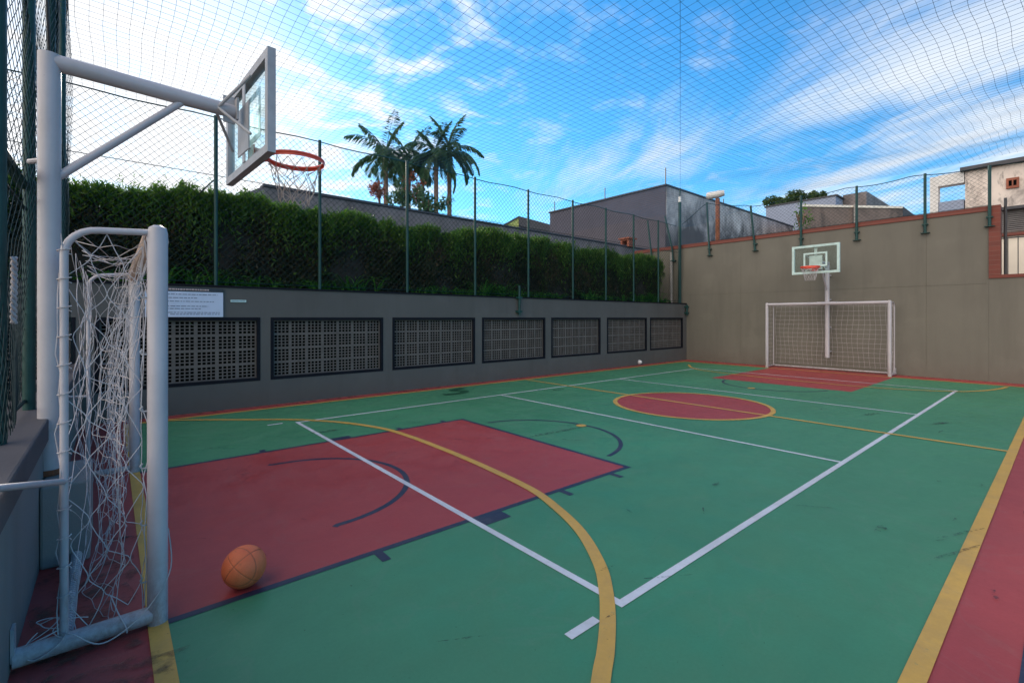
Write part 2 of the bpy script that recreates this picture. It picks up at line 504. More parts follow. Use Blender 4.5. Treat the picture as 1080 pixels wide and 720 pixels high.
for px, py, rx, ry in ((918, 437, .22, .05), (990, 447, .22, .05), (755, 511, .05, .022), (928, 558, .07, .03), (990, 508, .02, .015), (588, 411, .16, .07), (1046, 625, .035, .014), (1050, 631, .02, .01), (1010, 583, .22, .012), (1014, 563, .2, .012), (128, 569, .10, .03), (590, 455, .5, .03), (345, 455, .2, .04), (985, 380, .3, .06), (640, 600, .05, .012)):
    x, y = fpx(px, py); st.poly(blob(x, y, rx, ry, random.uniform(-.5, .3), .0094+random.random()*.0008))
for k in range(70):
    x, y = random.uniform(.4, 15), random.uniform(-.6, 8.5); a = random.gauss(0, .7)
    st.poly(blob(x, y, random.uniform(.03, .16), random.uniform(.004, .010), a, .0094+random.random()*.0008, 12))
struct('court_scuff', st, M['stain'], 'dark rubber scuffs scattered on the court paint', 'stain')
sg = MB(); sg.ribbon(smooth_poly([(5.0, 8.0), (5.35, 7.95), (5.6, 8.12), (5.45, 8.36), (5.8, 8.5)]), .16, .0090)
struct('dark_green_patch', sg, M['stain_green'], 'dark green touch up streak beside the left wall', 'stain')
gm = MB()
for cx, cy, rx, ry in ((-.05, 2.86, .2, .10), (-.2, 2.95, .14, .16), (-.1, 3.6, .2, .45), (.0, 2.6, .25, .12)): gm.poly(blob(cx, cy, rx, ry, 0, .0084+random.random()*.0005))
for x in np.arange(1, 15.8, 1.15): gm.poly(blob(x, 8.95, .6, .07, 0, .0084+random.random()*.0005))
for y in np.arange(.5, 8.5, 1.2): gm.poly(blob(15.86, y, .10, .65, 0, .0084+random.random()*.0005))
struct('court_grime', gm, M['grime'], 'brown dirt washed up along the wall feet', 'stain')

# ------------------------------------------------------------------ left wall with breeze block panels
lw = thing('retaining_wall', (0, WALLY, 0), 'long grey wall left of the court with a row of breeze block screens', 'wall')
pan = [(-2.45, -.38), (-.18, 1.97), (2.13, 4.23), (4.43, 6.53), (6.73, 8.83), (9.05, 11.12), (11.42, 13.50), (13.68, 15.74)]
PZ0, PZ1 = .44, 1.53
xs = [-3.0]; 
for a, b in pan: xs += [a, b]
xs += [WALLX]
zs = [0, PZ0, PZ1, 2.02]
wall_grid(xs, zs, lambda i, j: j == 1 and i % 2 == 1, .16, 'y', WALLY).build('wall_body', M['left_wall'], lw)
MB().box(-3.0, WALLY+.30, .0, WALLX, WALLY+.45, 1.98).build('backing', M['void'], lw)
MB().box(-3.0, WALLY-.02, 2.022, WALLX-.002, WALLY+.22, 2.055).build('coping', M['dark_frame'], lw)
def screen_mesh(x0, x1):
    w = x1-x0-.10; n = 7; m = 4; h = PZ1-PZ0-.10; bw, bh = w/n, h/m
    gx = [0]; gz = [0]; hx = set(); hz = set()
    for b in range(n):
        o = b*bw; e = bw*.055; c = (bw-2*e)/4
        for k in range(4):
            gx += [o+e+k*c+c*.13, o+e+k*c+c*.87]; hx.add(len(gx)-2)
    gx.append(w)
    for b in range(m):
        o = b*bh; e = bh*.055; c = (bh-2*e)/4
        for k in range(4):
            gz += [o+e+k*c+c*.15, o+e+k*c+c*.85]; hz.add(len(gz)-2)
    gz.append(h)
    return wall_grid([x0+.05+g for g in gx], [PZ0+.05+g for g in gz], lambda i, j: i in hx and j in hz, .018, 'y', WALLY+.05, back=False)
for a, b in pan:
    p = screen_mesh(a, b).build('breeze_block_screen', M['block'], lw)
    wall_grid([a+.002, a+.052, b-.052, b-.002], [PZ0+.002, PZ0+.052, PZ1-.052, PZ1-.002], lambda i, j: i == 1 and j == 1, .09, 'y', WALLY-.006).build('screen_frame', M['dark_frame'], p)
# notice board, label plate, brackets, small lamp
nb = thing('notice_board', (.9, WALLY, 1.54), 'pale blue notice board with dark header on the grey wall behind the near goal', 'notice board')
MB().box(.39, WALLY-.028, 1.535, 1.41, WALLY-.002, 1.935).build('sheet', M['board_white'], nb)
MB().box(.39, WALLY-.031, 1.937, 1.41, WALLY-.002, 1.995).build('header', M['board_head'], nb)
ln = MB()
for zz, a, b in ((1.885, .45, 1.33), (1.83, .45, 1.05), (1.775, .45, 1.28), (1.70, .45, 1.2), (1.66, .45, 1.1), (1.60, .45, 1.36), (1.572, .7, 1.36)):
    x = a; ln = MB()
    while x < b:
        w = random.uniform(.02, .07); ln.quad((x, WALLY-.0305, zz), (min(x+w, b), WALLY-.0305, zz), (min(x+w, b), WALLY-.0305, zz+.012), (x, WALLY-.0305, zz+.012)); x += w+.012
    ln.build('print', M['ink'], nb)
ln = MB(); x = .62
while x < 1.2:
    w = random.uniform(.015, .04); ln.quad((x, WALLY-.0335, 1.957), (x+w, WALLY-.0335, 1.957), (x+w, WALLY-.0335, 1.980), (x, WALLY-.0335, 1.980)); x += w+.008
ln.build('header_print', M['ink_pale'], nb)
lp = thing('label_plate', (1.63, WALLY, 1.80), 'small narrow white plate on the grey wall right of the notice board', 'sign')
MB().box(1.52, WALLY-.012, 1.785, 1.75, WALLY-.001, 1.822).build('plate', M['teal_paint'], lp)
ln = MB(); x = 1.535
while x < 1.72:
    ln.quad((x, WALLY-.0135, 1.796), (x+.012, WALLY-.0135, 1.796), (x+.012, WALLY-.0135, 1.812), (x, WALLY-.0135, 1.812)); x += .02
ln.build('print', M['ink'], lp)
for x, z0, z1, lab in ((7.85, 1.60, 2.33, 'dark green clamp bracket on the wall above the fourth and fifth screens'), (15.9, 1.62, 2.0, 'dark green clamp bracket at the corner of the two walls')):
    br = thing('wall_bracket', (x, WALLY, z0), lab, 'bracket')
    MB().cyl((x, WALLY-.07, z0), (x, WALLY-.07, z1), .032).build('tube', M['green_metal'], br, True)
    for zz in (z0+.08, z1-.30 if z1 > 2.1 else z1-.08): MB().box(x-.07, WALLY-.11, zz-.025, x+.07, WALLY-.001, zz+.025).build('clamp', M['green_metal'], br)
fl = thing('wall_light', (13.06, WALLY-.05, .08), 'small round white light fitting low on the grey wall', 'light fitting')
mb = MB(); mb.tube([(13.06, WALLY-.001, .09), (13.06, WALLY-.05, .09), (13.06, WALLY-.09, .09), (13.06, WALLY-.11, .09)], [.065, .065, .045, .015], 16); mb.build('dome', M['lamp_white'], fl, True)
MB().cyl((13.06, WALLY-.0015, .09), (13.06, WALLY-.02, .09), .075, 16).build('ring', M['grey_metal'], fl)

# ------------------------------------------------------------------ chain link helper
def chainlink(u0, u1, z0, z1, P, step=.113, r=.0021, wob=.006, seg=.35):
    """diamond mesh of woven wires on the surface P(u,z)"""
    mb = MB(); H = z1-z0; Lu = u1-u0
    for sgn in (1, -1):
        k = -H if sgn > 0 else 0
        s0 = math.floor((u0-H if sgn > 0 else u0)/step)*step
        s = s0
        while s < (u1 if sgn > 0 else u1+H):
            # wire u = s + sgn*(z-z0)
            a = 0.0; b = H
            if sgn > 0: a = max(0, u0-s); b = min(H, u1-s)
            else: a = max(0, s-u1); b = min(H, s-u0)
            if b-a > .02:
                n = max(1, int((b-a)/seg))
                pts = []
                for i in range(n+1):
                    h = a+(b-a)*i/n; u = s+sgn*h
                    pts.append(P(u + wob*math.sin(h*7+s*3), z0+h, sgn))
                mb.tube(pts, r, 3, cap=False)
            s += step
    return mb

# left fence on top of the grey wall
lf = thing('chain_link_fence', (0, WALLY+.1, 2.055), 'tall dark green chain link fence standing on the left grey wall', 'fence')
FY = WALLY+.1; FZ = 4.83
chainlink(-2.6, 15.75, 2.1, FZ-.02, lambda u, z, s: (u, FY+.012*s*.3+.02*math.sin(u*1.3+z), z), r=.0034).build('wire_mesh', M['mesh_green'], lf)
for x in (-2.2, -.565, 1.32, 2.99, 4.80, 6.57, 8.27, 9.97, 11.44, 12.85, 14.26):
    MB().tube([(x, FY-.04, 2.055), (x, FY-.04, FZ+.02)], .03, 10).build('post', M['green_metal'], lf, True)
mb = MB(); mb.tube([(x, FY-.03, FZ - .03*math.sin((x+2.2)*1.9)**2) for x in np.arange(-2.6, 15.8, .4)], .011, 6); mb.build('top_rail', M['green_metal'], lf)
mb = MB(); mb.tube([(-2.6, FY-.02, 3.88), (4, FY-.02, 3.86), (15.75, FY-.02, 3.87)], .006, 5); mb.build('middle_wire', M['mesh_green'], lf)
mb = MB(); mb.tube([(-2.6, FY-.02, 2.11), (15.75, FY-.02, 2.11)], .008, 5); mb.build('bottom_wire', M['mesh_green'], lf)
mb = MB(); mb.tube([(1.30, FY+.03, 3.80), (1.0, FY+.35, 3.45)], .012, 6); mb.build('stay', M['green_metal'], lf)
# tall corner posts
cp = thing('corner_post', (15.85, 9.3, 2.05), 'tall dark green corner post with a white cap lamp where the two walls meet', 'post')
MB().tube([(15.88, 9.25, 2.06), (15.88, 9.25, 5.75)], .055, 10).build('shaft', M['green_metal'], cp, True)
MB().tube([(15.88, 9.25, 5.75), (15.88, 9.25, 5.95)], [.06, .05], 10).build('cap_lamp', M['lamp_white'], cp, True)
MB().tube([(15.88, 9.25, 5.95), (15.86, 9.22, 6.25)], .02, 8).build('tip', M['green_metal'], cp, True)
dp = thing('drain_pipe', (15.93, 9.62, 2.0), 'grey plastic drain pipe beside the tall corner post', 'pipe')
MB().tube([(15.93, 9.62, 2.0), (15.93, 9.62, 3.95)], .05, 12).build('pipe', M['pipe'], dp, True)
for zz in (2.5, 3.4): MB().tube([(15.93, 9.62, zz), (15.93, 9.62, zz+.05)], .06, 12).build('collar', M['pipe'], dp)

# ------------------------------------------------------------------ far wall
fw = thing('boundary_wall', (WALLX, 5, 0), 'olive grey wall with red brick capping across the far end', 'wall')
xs = [-7, 1.27, 11.3]
FWZ, FWL = 4.07, 2.46
mb = MB(); mb.box(WALLX, 1.27, 0, WALLX+.24, 11.3, FWZ); mb.box(WALLX, -7, 0, WALLX+.24, 1.268, FWL)
mb.build('wall_body', M['far_wall'], fw)
MB().box(WALLX-.025, 1.07, FWZ+.002, WALLX+.265, 11.35, FWZ+.12).build('brick_capping', M['brick'], fw)
MB().box(WALLX-.028, 1.07, FWL+.083, WALLX+.262, 1.268, FWZ).build('brick_edge', M['brick'], fw)
MB().box(WALLX-.025, -7, FWL+.002, WALLX+.265, 1.268, FWL+.08).build('low_capping', M['brick'], fw)
mb = MB()
mb.box(WALLX-.004, 1.3, 2.34, WALLX-.0015, 9, 2.352)
for y in (2.4, 5.05, 7.1): mb.box(WALLX-.004, y, .3, WALLX-.0015, y+.008, 3.9)
mb.build('render_joint', plaster('wall joint', (.134, .126, .105), foot=0), fw)
# fence on the far wall
ff = thing('chain_link_fence', (WALLX, 5, 3.7), 'low dark green chain link fence bolted along the top of the far wall', 'fence')
fposts = [(8.15, 8.25, 5.56), (6.62, 6.76, 5.18), (5.28, 5.28, 5.22), (3.88, 3.88, 5.21), (2.42, 2.42, 5.22), (1.25, 1.25, 5.14)]
def ftop(y):
    ys = [p[1] for p in fposts][::-1]; zz = [p[2] for p in fposts][::-1]
    return float(np.interp(y, ys + [9.2], zz + [5.0]))
for yb, yt, zt in fposts:
    p = MB().tube([(WALLX-.065, yb, 3.70), (WALLX-.065, yt, zt)], .032, 10).build('post', M['green_metal'], ff, True)
    MB().box(WALLX-.10, yb-.09, 3.69, WALLX-.001, yb+.09, 3.705).build('base_plate', M['green_metal'], p)
    MB().box(WALLX-.10, yb-.06, 3.90, WALLX-.001, yb+.06, 3.93).build('clamp', M['green_metal'], p)
mb = MB()
for sgn in (1, -1):
    s = 1.2-1.2
    while s < 8.3:
        pts = []
        for i in range(7):
            h = i/6*1.1; y = s + (h if sgn > 0 else 1.1-h)
            if 1.22 <= y <= 8.1: pts.append((WALLX-.03+.004*sgn, y, 4.17 + h/1.1*(ftop(y)-4.19) - .03*math.sin((y-1.25)*2.2)**2*h))
        if len(pts) > 1: mb.tube(pts, .0027, 3, cap=False)
        s += .113
mb.build('wire_mesh', M['mesh_green'], ff)
mb = MB(); mb.tube([(WALLX-.05, y, ftop(y) - .06*abs(math.sin((y-1.25)*2.2))) for y in np.arange(-2, 9.25, .14)], .010, 5); mb.build('top_wire', M['mesh_green'], ff)
mb = MB(); mb.tube([(WALLX-.03, 1.25, 4.2), (WALLX-.03, 8.1, 4.2)], .006, 5); mb.build('bottom_wire', M['mesh_green'], ff)
# slanted posts on the wall beyond the corner
for y, dy, zt, lab in ((9.55, .34, 5.35, 'short slanted green post just left of the tall corner post'), (10.45, .2, 5.3, 'slanted green post behind the far end of the hedge')):
    t_ = thing('slanted_post', (WALLX-.07, y, 3.6), lab, 'post')
    MB().tube([(WALLX-.07, y, 3.6), (WALLX-.07, y+.04, 4.1), (WALLX-.07, y+dy, zt)], .032, 10).build('shaft', M['green_metal'], t_, True)
    MB().box(WALLX-.12, y-.09, 3.62, WALLX-.001, y+.09, 3.66).build('clamp', M['green_metal'], t_)
# lamp on rusty post
lm = thing('floodlight', (16.35, 8.2, 3.0), 'pale cylindrical lamp on a rusty post behind the far wall', 'floodlight')
MB().tube([(16.42, 8.1, 3.0), (16.42, 8.1, 5.75)], .075, 10).build('post', M['rust'], lm, True)
MB().tube([(16.22, 8.42, 5.86), (16.25, 8.36, 5.86), (16.42, 8.05, 5.90), (16.50, 7.90, 5.92)], [.09, .13, .13, .10], 14).build('casing', M['lamp_white'], lm, True)
MB().tube([(16.42, 8.1, 5.70), (16.42, 8.1, 5.86)], .04, 8).build('bracket', M['iron'], lm)

# ------------------------------------------------------------------ near end wall, pier and fence
ew = thing('low_wall', (ENDX, 3, 0), 'low blue grey wall with dark coping behind the near goal', 'wall')
MB().box(ENDX-.24, -3, 0, ENDX, WALLY-.002, .725).build('wall_body', M['end_wall'], ew)
MB().box(ENDX-.27, -3, .727, ENDX+.025, WALLY-.022, .875).build('coping', M['coping'], ew, bevel=.012)
pr = thing('concrete_pier', (-.2, 4.3, 0), 'square concrete pier under the near basketball pole', 'pier')
MB().box(ENDX+.002, 4.0, 0, -.10, 4.62, .50).build('block', M['concrete_post'], pr, bevel=.015)
NX = -.44; NZ = 6.2
nf = thing('chain_link_fence', (NX, 3, .875), 'dark green chain link fence on the low wall beside the camera', 'fence')
chainlink(-2.6, 9.0, .93, NZ, lambda u, z, s: (NX+.004*s+.05*math.sin(u*2.1+.8)*math.sin(z*1.7), u, z), step=.105, r=.0023, wob=.012).build('wire_mesh', M['mesh_green'], nf)
for y in (-1.2, .9, 3.53, 4.74, 6.35, 7.7):
    MB().tube([(NX, y, .876), (NX, y, NZ)], .034, 10).build('post', M['green_metal'], nf, True)
MB().tube([(NX-.1, 9.0, 2.06), (NX-.1, 9.0, NZ)], .05, 10).build('post', M['green_metal'], nf, True)
MB().tube([(NX-.03, -2.6, 2.46), (NX-.03, 5.0, 2.45)], .033, 8).build('middle_rail', M['green_metal'], nf, True)
mb = MB(); mb.tube([(NX-.02, -2.6, 2.3), (NX-.02, 5.0, 2.28)], .011, 6); mb.tube([(NX-.02, -2.6, .94), (NX-.02, 9, .94)], .012, 6); mb.build('tension_wire', M['mesh_green'], nf)
rp = thing('hanging_rope', (NX+.05, 3.6, 1.5), 'short white twisted rope hanging on the near fence', 'rope')
mb = MB()
for ph in (0, math.pi):
    mb.tube([(NX+.05+.008*math.cos(ph+q*1.2), 3.60+.008*math.sin(ph+q*1.2)+.01*math.sin(q*.2), 1.84-q*.012) for q in range(30)], .008, 6)
mb.build('strand', M['rope_white'], rp, True)
cb = thing('black_cable', (NX-.02, 5.5, 3.2), 'thin black cable looped along the near fence beside its post', 'cable')
mb = MB(); mb.tube(smooth_poly([(NX+.03, 5.3, 6.1), (NX+.03, 5.35, 4.9), (NX+.04, 5.5, 4.0), (NX+.04, 5.8, 3.6), (NX+.03, 6.33, 3.4)]), .012, 6); mb.build('cable', M['iron'], cb, True)

# ------------------------------------------------------------------ overhead net
on = thing('overhead_net', (8, 4, 4.8), 'dark square mesh safety net stretched over the whole court', 'net')
def sst(a, b, x):
    q = min(1, max(0, (x-a)/(b-a))); return q*q*(3-2*q)
def netz(x, y):
    zz = FZ + .38*sst(8, 16, x)*(1-sst(5.5, 9, y)) + .12*(1-sst(5, 9, y))
    u = (x+.4)/16.4; v = min(1, max(0, (9.1-y)/11))
    zz -= .22*math.sin(math.pi*u)*math.sin(math.pi*v)
    e = sst(2.2, 0.4, y)*.9 + .18
    zz += .015*e*math.sin(x*5.2 + .6*y + math.sin(y*2.1)) + .02*math.sin(x*1.7+y*1.1)
    return zz
def netp(x, y):
    e = .25 + .9*sst(3.5, 0, y)
    return (x + .010*math.sin(y*4.1+x*.7), y + 0.010*e*math.sin(x*4.6+y*.9) , netz(x, y))
mb = MB(); STEP = .119
for y in np.arange(-3.0, 9.1, STEP):
    mb.tube([netp(x, y) for x in np.arange(-.42, 15.96, .17)] + [netp(15.96, y)], .0019, 3, cap=False)
for x in np.arange(-.42, 15.96, STEP):
    mb.tube([netp(x, y) for y in np.arange(-3.0, 9.12, .3)] + [netp(x, 9.12)], .0019, 3, cap=False)
mb.build('mesh', M['net_dark'], on)
mb = MB(); A = Vector((15.86, 9.22, 6.2)); B = Vector((-.45, -.26, 6.2))
mb.tube([A.lerp(B, q/20) - Vector((0, 0, .25*math.sin(math.pi*q/20))) for q in range(21)], .0035, 5); mb.build('support_cable', M['net_dark'], on)

# ------------------------------------------------------------------ basketball hoops
def rope_net(mb, c, r0, r1, h, n=12, rows=5, jit=.015, r=.0035):
    c = Vector(c); N = {}
    for j in range(rows+1):
        rr = r0 + (r1-r0)*(j/rows)**.7
        for i in range(n):
            a = 2*math.pi*(i + .5*(j % 2))/n
            N[i, j] = c + Vector((rr*math.cos(a)+random.uniform(-jit, jit), rr*math.sin(a)+random.uniform(-jit, jit), -h*j/rows + random.uniform(-jit, jit)))
    for j in range(rows):
        for i in range(n):
            for ii in ((i, i+1) if j % 2 else (i-1, i)):
                mb.tube([N[i, j], N[ii % n, j+1]], r, 4, cap=False)
    for i in range(n):      # loose loops at the foot
        a, b = N[i, rows], N[(i+1) % n, rows]
        mb.tube([a, (a+b)/2 - Vector((0, 0, .04)), b], r, 4, cap=False)
def hoop(name, pole, top, arm, ang, sgn, bw, bz0, bz1, rimz, label, wallmount):
    px, py, z0 = pole
    h = thing(name, (px, py, z0), label, 'basketball hoop')
    d = Vector((sgn*math.cos(ang), sgn*math.sin(ang), 0)); s = Vector((-d.y, d.x, 0)); zv = Vector((0, 0, 1))
    P = Vector((px, py, 0))
    at = lambda a, b, z: tuple(P + d*a + s*b + zv*z)
    MB().tube([(px, py, z0), (px, py, top)], .0575, 20).build('pole', M['white_metal'], h, True)
    a = MB(); za = top-.045
    a.tube([at(-.0, 0, za), at(.04, 0, za), at(arm-.22, 0, za-.012), at(arm-.10, 0, za-.015)], [.052, .054, .053, .051], 20)
    a.build('arm', M['white_metal'], h, True)
    MB().tube([at(.04, 0, top-.79), at(arm*.62, 0, za-.035)], .025, 14).build('brace', M['white_metal'], h, True)
    # backboard
    X = arm
    f = .062
    def slab(mb, b0, b1, c0, c1, x0, x1):
        cc = Vector(at((x0+x1)/2, (b0+b1)/2, (c0+c1)/2)); mb.obox(cc, d*(x1-x0)/2, s*(b1-b0)/2, zv*(c1-c0)/2)
    hb = bw/2
    bd = MB(); slab(bd, -hb+f*.5, hb-f*.5, bz0+f*.5, bz1-f*.5, X-.008, X+.008)
    board = bd.build('backboard', M['glass'], h)
    fr = MB(); mat_f = M['teal_paint'] if wallmount else M['grey_metal']
    slab(fr, -hb, -hb+f, bz0, bz1, X-.028, X+.028); slab(fr, hb-f, hb, bz0, bz1, X-.028, X+.028)
    slab(fr, -hb+f+.001, hb-f-.001, bz1-f, bz1, X-.028, X+.028); slab(fr, -hb+f+.001, hb-f-.001, bz0, bz0+f, X-.028, X+.028)
    fr.build('board_frame', mat_f, board)
    tg = MB(); ty0, ty1 = rimz+.03, rimz+.42; tw = .29; e = .045
    for x0, x1 in ((X+.010, X+.014),):
        slab(tg, -tw, -tw+e, ty0, ty1, x0, x1); slab(tg, tw-e, tw, ty0, ty1, x0, x1)
        slab(tg, -tw+e+.001, tw-e-.001, ty1-e, ty1, x0, x1); slab(tg, -tw+e+.001, tw-e-.001, ty0, ty0+e, x0, x1)
    tg.build('target_square', M['teal_paint'] if wallmount else M['grey_metal'], board)
    mt = MB()
    slab(mt, -.16, .16, rimz-.04, rimz+.34, X-.040, X-.030)
    slab(mt, -.035, .035, bz0+f, rimz-.045, X-.036, X-.0285); slab(mt, -.035, .035, rimz+.345, bz1-f, X-.036, X-.0285)
    slab(mt, -.075, .075, za-.09, za+.08, X-.10, X-.085)
    for b in (-.14, .14):
        mt.tube([at(X-.22, b*.3, za-.02), at(X-.05, b*1.9, za+.20)], .012, 8); mt.tube([at(X-.22, b*.3, za-.03), at(X-.05, b*1.9, za-.25)], .012, 8)
    slab(mt, -.006, .006, za-.11, za+.10, X-.18, X-.101)
    mt.build('mounting_frame', M['lamp_white'] if wallmount else M['grey_metal'], h)
    rc = Vector(at(X+.375, 0, rimz))
    rm = MB(); rm.tube([tuple(rc + d*.225*math.cos(2*math.pi*i/36) + s*.225*math.sin(2*math.pi*i/36)) for i in range(36)], .0125, 10, closed=True)
    slab(rm, -.075, .075, rimz-.09, rimz+.03, X+.016, X+.030)
    slab(rm, -.07, .07, rimz-.016, rimz+.006, X+.031, X+.155)
    for b in (-.065, .065): rm.tube([at(X+.03, b, rimz-.085), at(X+.20, b*2.1, rimz-.012)], .008, 6)
    # flat skirt under the ring, as on steel playground rims
    i0 = len(rm.v)
    for i in range(36):
        a_ = 2*math.pi*i/36; q = rc + d*.232*math.cos(a_) + s*.232*math.sin(a_); rm.v += [(q.x, q.y, q.z+.010), (q.x, q.y, q.z-.030)]
    for i in range(36): rm.f.append((i0+2*i, i0+2*i+1, i0+(2*i+3) % 72, i0+(2*i+2) % 72))
    rm.build('rim', M['rim'], h, True)
    nt = MB(); rope_net(nt, rc - zv*.03, .222, .12, .30, 12, 5, .022 if not wallmount else .008, .0031)
    nt.build('net', M['rope_tan'] if not wallmount else M['rope_white'], h)
    if wallmount:
        for zz in (.55, 1.25, 2.05, 2.75):
            MB().box(px+.07, py-.025, zz-.02, WALLX-.001, py+.025, zz+.02).build('wall_bracket', M['white_metal'], h)
        MB().box(px-.09, py-.24, 1.955, px+.09, py+.24, 1.985).build('cross_plate', M['white_metal'], h)
    else:
        w = MB(); w.tube([(px-.02, py, 2.545), (NX+.03, py+.12, 2.545)], .017, 8); w.build('tie_bar', M['white_metal'], h)
        w = MB(); w.tube([(px, py, .80), (px, py, .84)], .064, 20); w.box(px-.12, py-.06, .80, px-.06, py+.06, .84); w.build('clamp', M['white_metal'], h)
        w = MB(); w.tube([(px, py, z0-.001), (px, py, z0+.035)], .064, 20); w.build('base_ring', M['rust'], h)
    return h
hoop('basketball_hoop', (-.306, 4.3, .505), 3.235, 1.167, R(3.0), 1, 1.22, 2.725, 3.485, 2.90, 'near basketball hoop on a white pole with long arm above the near goal', False)
hoop('basketball_hoop', (15.72, 4.53, .38), 3.12, .93, R(-1.0), -1, 1.16, 2.74, 3.53, 2.90, 'far basketball hoop on a short white wall pole above the far goal', True)

# ------------------------------------------------------------------ football goals
def net_lattice(mb, P, nu, nv_, jit, r, sag=.0, skip=0.0):
    """knotted netting on P(u,v), u,v in 0..1: each twine zigzags down and is knotted to its two neighbours in turn"""
    N = {}
    for i in range(nu+2):
        for j in range(nv_+1):
            e = 0 if j == 0 else 1
            N[i, j] = Vector(P(min(1, i/nu), j/nv_)) + Vector((random.gauss(0, jit), random.gauss(0, jit), random.gauss(0, jit)))*e
    for i in range(nu+1):
        pts = []; end = nv_ if random.random() > skip else random.randint(nv_//2, nv_)
        for j in range(end+1):
            a = N[(i if (i+j) % 2 == 0 else i+1), j]
            if pts:
                m = (pts[-1]+a)/2 + Vector((random.gauss(0, sag), random.gauss(0, sag), random.gauss(0, sag)*.6)); pts.append(m)
            pts.append(a)
        if len(pts) > 2: mb.tube(smooth_poly(pts, 3), r, 5, cap=False)
    return N
def net_square(mb, P, nu, nv_, jit, r, sag):
    """square hung netting: ropes down and across, meeting in knots"""
    N = {(i, j): Vector(P(i/nu, j/nv_)) + Vector((random.gauss(0, jit), random.gauss(0, jit), random.gauss(0, jit)))*(1 if j else 0) for i in range(nu+1) for j in range(nv_+1)}
    for i in range(nu+1):
        mb.tube(smooth_poly([N[i, j] for j in range(nv_+1)], 3), r, 4, cap=False)
    for j in range(1, nv_+1):
        if j < nv_-1 and random.random() < .08: continue
        pts = []
        for i in range(nu+1):
            if pts: pts.append((pts[-1]+N[i, j])/2 + Vector((random.gauss(0, sag), 0, -abs(random.gauss(0, sag*1.6)))))
            pts.append(N[i, j])
        mb.tube(smooth_poly(pts, 2), r, 4, cap=False)
